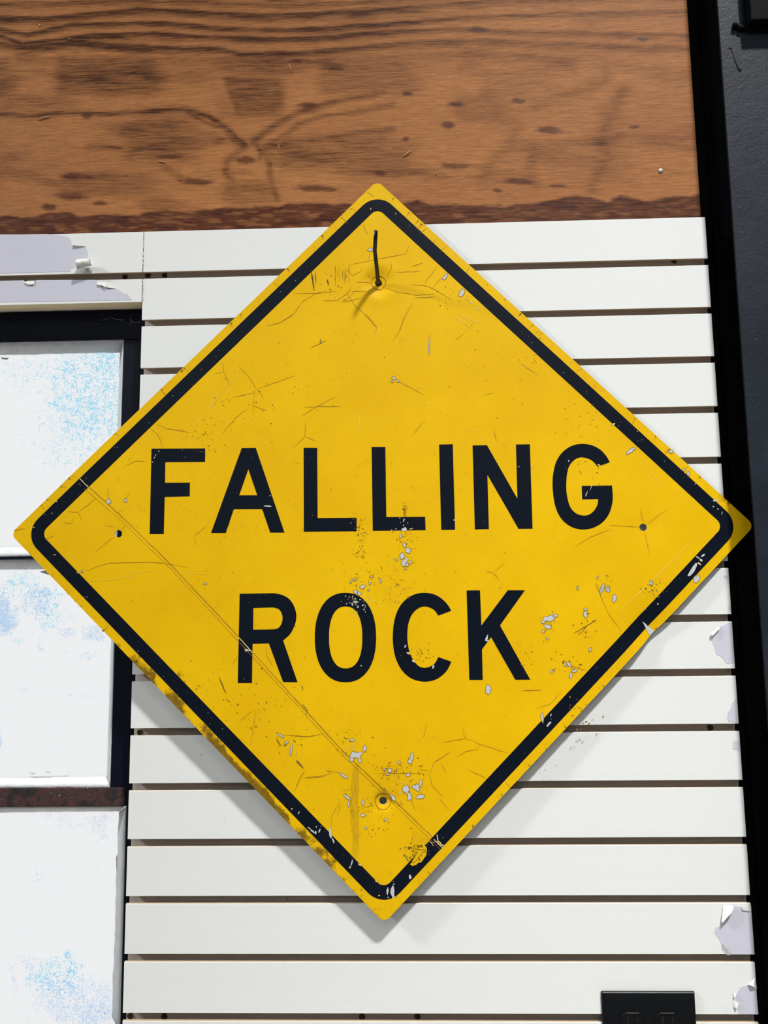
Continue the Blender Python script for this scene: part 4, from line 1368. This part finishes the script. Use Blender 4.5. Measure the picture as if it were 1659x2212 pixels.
scatter(specks, 774, 1140, 14, 22, 28, .6, 1.8)
scatter(specks, 778, 1165, 14, 55, 55, .4, 1.3)
scatter(specks, 779, 1195, 14, 14, 26, .5, 1.7)
scatter(specks, 873, 1103, 5, 16, 34, .6, 1.9)
scatter(specks, 876, 1088, 16, 10, 14, .5, 1.2)
scatter(specks, 878, 1165, 22, 30, 40, .5, 1.6)
scatter(specks, 870, 1210, 50, 50, 50, .4, 1.4)
scatter(specks, 810, 1260, 80, 40, 90, .4, 1.6)
scatter(specks, 860, 1275, 40, 30, 40, .5, 1.7, 1, -35)
scatter(faint, 800, 1240, 90, 60, 40, .5, 1.6)
scatter(pales, 772, 1300, 36, 22, 30, .5, 1.8)
scatter(chips, 775, 1302, 36, 20, 16, .6, 2.2)
scatter(specks, 765, 1610, 50, 40, 46, .5, 2.2)
scatter(specks, 850, 1665, 60, 26, 50, .5, 2.2)
scatter(specks, 885, 1690, 50, 50, 46, .5, 2.0)
scatter(specks, 845, 1725, 50, 50, 40, .5, 2.0)
scatter(specks, 780, 1740, 60, 50, 40, .5, 1.8)
scatter(specks, 800, 1790, 40, 20, 20, .5, 1.8)
scatter(specks, 1225, 1440, 36, 24, 34, .6, 2.6, 1, 35)
scatter(specks, 1185, 1345, 22, 30, 26, .6, 2.0)
scatter(specks, 1270, 1355, 24, 30, 26, .5, 2.2, 1, -30)
scatter(specks, 1408, 1274, 26, 20, 40, .5, 2.2, 1, 40)
scatter(specks, 1310, 1270, 20, 26, 16, .5, 1.8)
scatter(specks, 1135, 1425, 20, 22, 14, .5, 1.8)
scatter(specks, 912, 1415, 26, 20, 26, .5, 2.0)
scatter(specks, 620, 1605, 40, 30, 24, .6, 2.6, 1, 45)
scatter(specks, 900, 1830, 40, 26, 18, .5, 2.2)
scatter(specks, 1270, 900, 90, 60, 40, .5, 1.6)
scatter(specks, 1280, 1020, 50, 30, 30, .5, 1.8, 1, -50)
scatter(specks, 1090, 790, 120, 90, 30, .6, 1.8)
scatter(specks, 520, 870, 130, 110, 70, .5, 1.8)
scatter(specks, 430, 950, 60, 40, 30, .5, 1.8)
scatter(specks, 700, 780, 160, 140, 40, .5, 1.4)
scatter(specks, 830, 1250, 420, 330, 130, .4, 1.3)
scatter(specks, 500, 1300, 220, 200, 70, .4, 1.4)
scatter(specks, 560, 1540, 90, 90, 50, .6, 2.2, 1, 50)
scatter(specks, 440, 1480, 60, 60, 30, .6, 2.0, 1, 50)
scatter(specks, 1180, 1640, 60, 60, 16, .5, 1.6)
scatter(specks, 720, 620, 70, 40, 30, .5, 1.6)
scatter(specks, 1000, 640, 60, 40, 30, .5, 1.6)
scatter(rims, 1260, 1545, 40, 40, 20, .8, 3.6, 1, -45)
scatter(chips, 880, 1688, 40, 24, 16, .6, 1.8)
scatter(chips, 770, 1612, 30, 22, 10, .6, 1.8)
scatter(specks, 700, 1755, 260, 250, 60, .4, 1.4)
# longer scuffs
for a in ((473, 1462, 488, 1498, 2.6), (488, 1510, 498, 1517, 2.2), (1240, 1368, 1290, 1338, 2.0), (1250, 1372, 1270, 1350, 1.6), (640, 1642, 656, 1660, 4.0), (598, 1595, 606, 1612, 2.2), (652, 1480, 654, 1492, 2.0), (1078, 1272, 1084, 1268, 3.0)):
    specks.line([a[:2], a[2:4]], a[4], True, 0.7, 5, RND)
for a in ((672, 584, 679, 628, 2.2), (680, 583, 683, 613, 1.3), (707, 603, 709.5, 616, 2.6), (692, 731, 692, 742, 1.8)):
    black.line([a[:2], a[2:4]], a[4], True, 0.2, 5, RND)
for k in range(14):
    x = RND.uniform(722, 756)
    y = RND.uniform(570, 600)
    cracks.line([(x, y), (x + 1, y + RND.uniform(12, 34))], .7, True, .2, 6, RND)
# faint bright rub marks
for z, pts in ((ZB_, [(700, 1285), (850, 1270), (1060, 1240)]), (ZB_, [(1000, 1225), (1200, 1200)]), (ZB_, [(1370, 1220), (1659, 1225)]), (ZC_, [(625, 420), (690, 520), (770, 605)]), (ZC_, [(850, 1215), (1090, 1000)]), (ZE, [(1160, 500), (1240, 420), (1659, 30)]), (ZC_, [(480, 1584), (850, 1215)]),
               (ZI, [(850, 20), (960, 100)]), (ZI, [(860, 0), (1010, 60)]), (ZI, [(1130, 95), (1150, 120)]), (ZI, [(460, 335), (520, 360)]), (ZI, [(1205, 340), (1240, 305)]), (ZG, [(290, 860), (440, 650), (600, 500)]), (ZG, [(130, 1060), (400, 690)]), (ZI, [(275, 560), (260, 700)]), (ZI, [(915, 685), (970, 697)]),
               (ZT, [(1430, 1130), (1560, 1230)]), (ZT, [(1480, 1130), (1600, 1210)]), (ZB_, [(550, 1075), (600, 1110)])):
    crk(z, pts, 1.3, faint)
# fine hairline scuffs in the black
for k in range(60):
    e = RND.choice('abcd')
    t = RND.random()
    p, q = {'a': ((85, 1180), (815, 1915)), 'b': ((850, 1915), (1560, 1150)), 'c': ((835, 452), (1560, 1110)), 'd': ((795, 455), (95, 1120))}[e]
    x, y = p[0] + (q[0] - p[0]) * t + RND.uniform(-9, 9), p[1] + (q[1] - p[1]) * t + RND.uniform(-9, 9)
    if RND.random() < 0.6:
        chips.blob(x, y, RND.uniform(.4, 1.1), RND.uniform(.4, 1.0), 0, 6, .3, 0, RND)
# torn triangle of bare metal on the lower right edge
chips.add([S(*q) for q in Zm(*ZE, [(1343, 563), (1356, 568), (1380, 590), (1434, 632), (1402, 666), (1378, 628), (1360, 590)])])
cracks.build('sheeting_cracks', MAT['crack'])
specks.build('abrasion_specks', MAT['speck'])
rims.build('chip_rims', MAT['chipedge'])
chips.build('paint_chips', MAT['alu'], 'bare grey metal where the sheeting has flaked off')
pales.build('pale_chips', MAT['pale'])
faint.build('rub_marks', MAT['faint'])
black.build('black_scuffs', MAT['blackmark'])

# raised rims round the two bolt holes
for h, R_, r_out, m in ((HOLES[1], HR, 0.0112, MAT['crack']), (HOLES[0], HR, 0.0108, MAT['crack'])):
    n = 40
    pts = []
    for i in range(n + 1):
        a = 2 * math.pi * i / n
        rr = r_out * (1 + 0.03 * math.sin(3 * a))
        u, v = h[0] + rr * math.cos(a), h[1] + rr * math.sin(a)
        pts.append((u, -0.0002 + float(depth(u, v)), v))
    tube('bolt_ring', pts, 0.00042, m, sign, 6, False)

# maker's stamp: yellow window in the border with outline map and tiny characters
Zs = (820, 1780, 10.37)
sheet('stamp_patch', [[S(x, y) for x, y in Zm(*Zs, [(1040, 505), (1052, 540), (1060, 585), (1052, 650), (1045, 700), (1000, 765), (965, 815), (930, 862), (870, 866), (820, 915), (735, 940), (685, 908), (780, 755), (900, 590), (1000, 490)])]], -0.00017, 0.00005, [MAT['yellow_plain']], sign, 0, None, 0.004)
st = Wear(-0.00026)
outl = [(715, 610), (755, 580), (765, 555), (765, 480), (780, 467), (793, 480), (793, 562), (895, 565), (897, 600), (930, 580), (970, 572), (1010, 580), (1030, 595), (1028, 625), (1005, 640), (990, 625), (960, 645), (925, 680), (885, 735), (850, 775), (825, 820), (795, 855), (755, 855), (710, 868), (650, 835), (610, 785), (597, 755), (625, 712)]
st.line(Zm(*Zs, outl), 1.15, False, 0.0, 40, RND)
ol = pydata('stamp_outline', st.v, st.f, sign, [MAT['blackmark']])
for txt, x, y, hh, rot in (('3M', 672, 538, 56, 4), ('APR', 902, 504, 56, 2), ('H', 825, 640, 56, 0), ('O', 757, 698, 56, 8), ('D', 690, 766, 58, 0), ('A', 556, 708, 56, -18), ('8', 893, 798, 62, 0), ('4', 945, 712, 40, -30)):
    cu = bpy.data.curves.new('stamp_text', 'FONT')
    cu.body = txt
    cu.align_x = 'CENTER'
    cu.align_y = 'CENTER'
    u0, v0 = S(*Zm(*Zs, [(x, y)])[0])
    u1, v1 = S(*Zm(*Zs, [(x, y - hh)])[0])
    cu.size = math.hypot(u1 - u0, v1 - v0) * 1.42
    cu.offset = cu.size * 0.018
    tmp = bpy.data.objects.new('stamp_text', cu)
    me = bpy.data.meshes.new_from_object(tmp)
    bpy.data.objects.remove(tmp)
    o = new_obj('stamp_character', me, sign)
    me.materials.clear()
    me.materials.append(MAT['blackmark'])
    o.location = (u0, -0.00028 + float(depth(u0, v0)), v0)
    o.rotation_euler = (math.pi / 2, math.radians(-rot), 0)
    o['label'] = 'tiny black stamped characters ' + txt

# ------------------------------------------------------------------ hook through the upper hole
hb = SC + SR @ np.array([HOLES[0][0] - 0.0004, 0.0, HOLES[0][1] - 0.0006])


def on_ray(px, y):
    return wall(px[0], px[1], y)


tip = on_ray((812, 498), -0.0695)
bend = on_ray((809.5, 541), -0.0500)
mid = on_ray((813.5, 575), -0.0318)
path = [(hb[0] + 0.0005, 0.0135, hb[2] - 0.004), (hb[0] + 0.0005, 0.004, hb[2] - 0.002), tuple(hb), tuple(mid), tuple(bend), tuple(bend * 0.5 + tip * 0.5 + np.array([0, 0.0006, 0])), tuple(tip)]
hk = tag(empty('display_hook', tuple(hb)), 'thin black metal hook through the top hole of the sign', 'hook')
rod = tube('rod', [Vector(q) - Vector(hb) for q in path], [0.0031, 0.0031, 0.0031, 0.0030, 0.0029, 0.0029, 0.0027], MAT['hook'], hk, 16)
bk = box('back_clip', -0.012, 0.012, 0.0095, 0.0135, -0.012, 0.008, MAT['hook'], hk, 0.001)
bk.location = (0, -hb[1], 0)

# ------------------------------------------------------------------ double socket
P0, P1 = wall(1300, 2143, -0.006), wall(1502, 2146, -0.006)
ow = P1[0] - P0[0]
ocx, oz1 = (P0[0] + P1[0]) / 2, (P0[2] + P1[2]) / 2
out_e = tag(empty('socket_plate', (ocx, 0, oz1 - 0.062)), 'black two-gang power socket plate at the lower right of the slats', 'power socket')
hw, hh = ow / 2, 0.058
ring = [(hw, hh, 0.0), (hw, hh, -0.0030), (hw - 0.0012, hh - 0.0012, -0.0042), (hw - 0.0085, hh - 0.0085, -0.0066), (hw - 0.0095, hh - 0.0095, -0.0068)]
v, f = [], []
for a, b, d in ring:
    v += [(-a, d, b), (a, d, b), (a, d, -b), (-a, d, -b)]
for q in range(len(ring) - 1):
    for k in range(4):
        f.append((q * 4 + k, q * 4 + (k + 1) % 4, (q + 1) * 4 + (k + 1) % 4, (q + 1) * 4 + k))
q = (len(ring) - 1) * 4
f.append((q, q + 1, q + 2, q + 3))
f.append((3, 2, 1, 0))
pl = pydata('cover', v, f, out_e, [MAT['plastic']])
bm = bmesh.new(); bm.from_mesh(pl.data)
bmesh.ops.recalc_face_normals(bm, faces=bm.faces)
bm.to_mesh(pl.data); bm.free()
pl.location = (0, 0, 0.0585)
pl.location.z = 0.062 - hh
md = pl.modifiers.new('edge', 'BEVEL'); md.width = 0.0006; md.segments = 2


def receptacle(cx, cz):
    n = 36
    prof = []
    for i in range(n):
        a = 2 * math.pi * i / n
        x, z = 0.0172 * math.cos(a), 0.0172 * math.sin(a)
        z = max(-0.0142, min(0.0142, z))
        prof.append((x, z))
    v, f = [], []
    lay = [(1.0, -0.0060), (1.0, -0.0076), (0.965, -0.0082), (0.93, -0.0082), (0.92, -0.0077)]
    for sc_, d in lay:
        v += [(cx + x * sc_, d, cz + z * sc_) for x, z in prof]
    for q in range(len(lay) - 1):
        for k in range(n):
            f.append((q * n + k, q * n + (k + 1) % n, (q + 1) * n + (k + 1) % n, (q + 1) * n + k))
    f.append(tuple((len(lay) - 1) * n + k for k in range(n)))
    o = pydata('receptacle', v, f, out_e, [MAT['plastic']])
    bm = bmesh.new(); bm.from_mesh(o.data)
    bmesh.ops.recalc_face_normals(bm, faces=bm.faces)
    bm.to_mesh(o.data); bm.free()
    for dx, w, h_ in ((-0.0064, 0.0020, 0.0085), (0.0064, 0.0016, 0.0068)):
        box('slot', cx + dx - w / 2, cx + dx + w / 2, -0.0079, -0.0070, cz + 0.001, cz + 0.001 + h_, MAT['slot'], o)
    tube('ground_hole', [(cx, -0.0070, cz - 0.0075), (cx, -0.0079, cz - 0.0075)], 0.0024, MAT['slot'], o, 12)


for gx_ in (-0.0232, 0.0232):
    for gz_ in (0.0195, -0.0195):
        receptacle(gx_, 0.062 - hh + gz_ - 0.0)
    tube('cover_screw', [(gx_, -0.0064, 0.062 - hh), (gx_, -0.0076, 0.062 - hh), (gx_, -0.0080, 0.062 - hh)], [0.0034, 0.0034, 0.0026], MAT['plastic'], out_e, 12)

# ------------------------------------------------------------------ lamp housings (behind and beside the viewer)
for (lx, ly), wh in zip(FILL_LAMPS, ('nearest right', 'nearest left', 'rear right', 'rear left')):  # housings for the added fill tubes
    e = tag(empty('fill_tube_lamp', (lx, ly, LAMP_Z)), 'white hanging tube lamp added for ambient fill, %s of the four behind the viewer' % wh, 'ceiling lamp', 'ambient fill tube lamps')
    box('housing', -0.64, 0.64, -0.09, 0.09, -0.085, 0.0, MAT['lampbody'], e, 0.006)
    for qx in (-0.45, 0.45):
        tube('suspension_rod', [(qx, 0, -0.01), (qx, 0, CEIL_Z - LAMP_Z)], 0.005, MAT['lampbody'], e, 8)
for pos, wh in ((KEY_POS, 'right of the sign'), (SIDE_POS, 'left above the window')):
    d = (Vector((0.38, 0, -0.4 + Z0)) - Vector(pos)).normalized()
    e = tag(empty('high_bay_lamp', pos), 'round high-bay lamp on a ceiling rod, ' + wh, 'high-bay lamp', 'high-bay lamps')
    tube('can', [-d * 0.012, -d * 0.22, -d * 0.28], [0.26, 0.22, 0.06], MAT['lampbody'], e, 20)
    tube('rod', [-d * 0.27, Vector((-d.x * 0.27, -d.y * 0.27, CEIL_Z - pos[2]))], 0.008, MAT['lampbody'], e, 8)
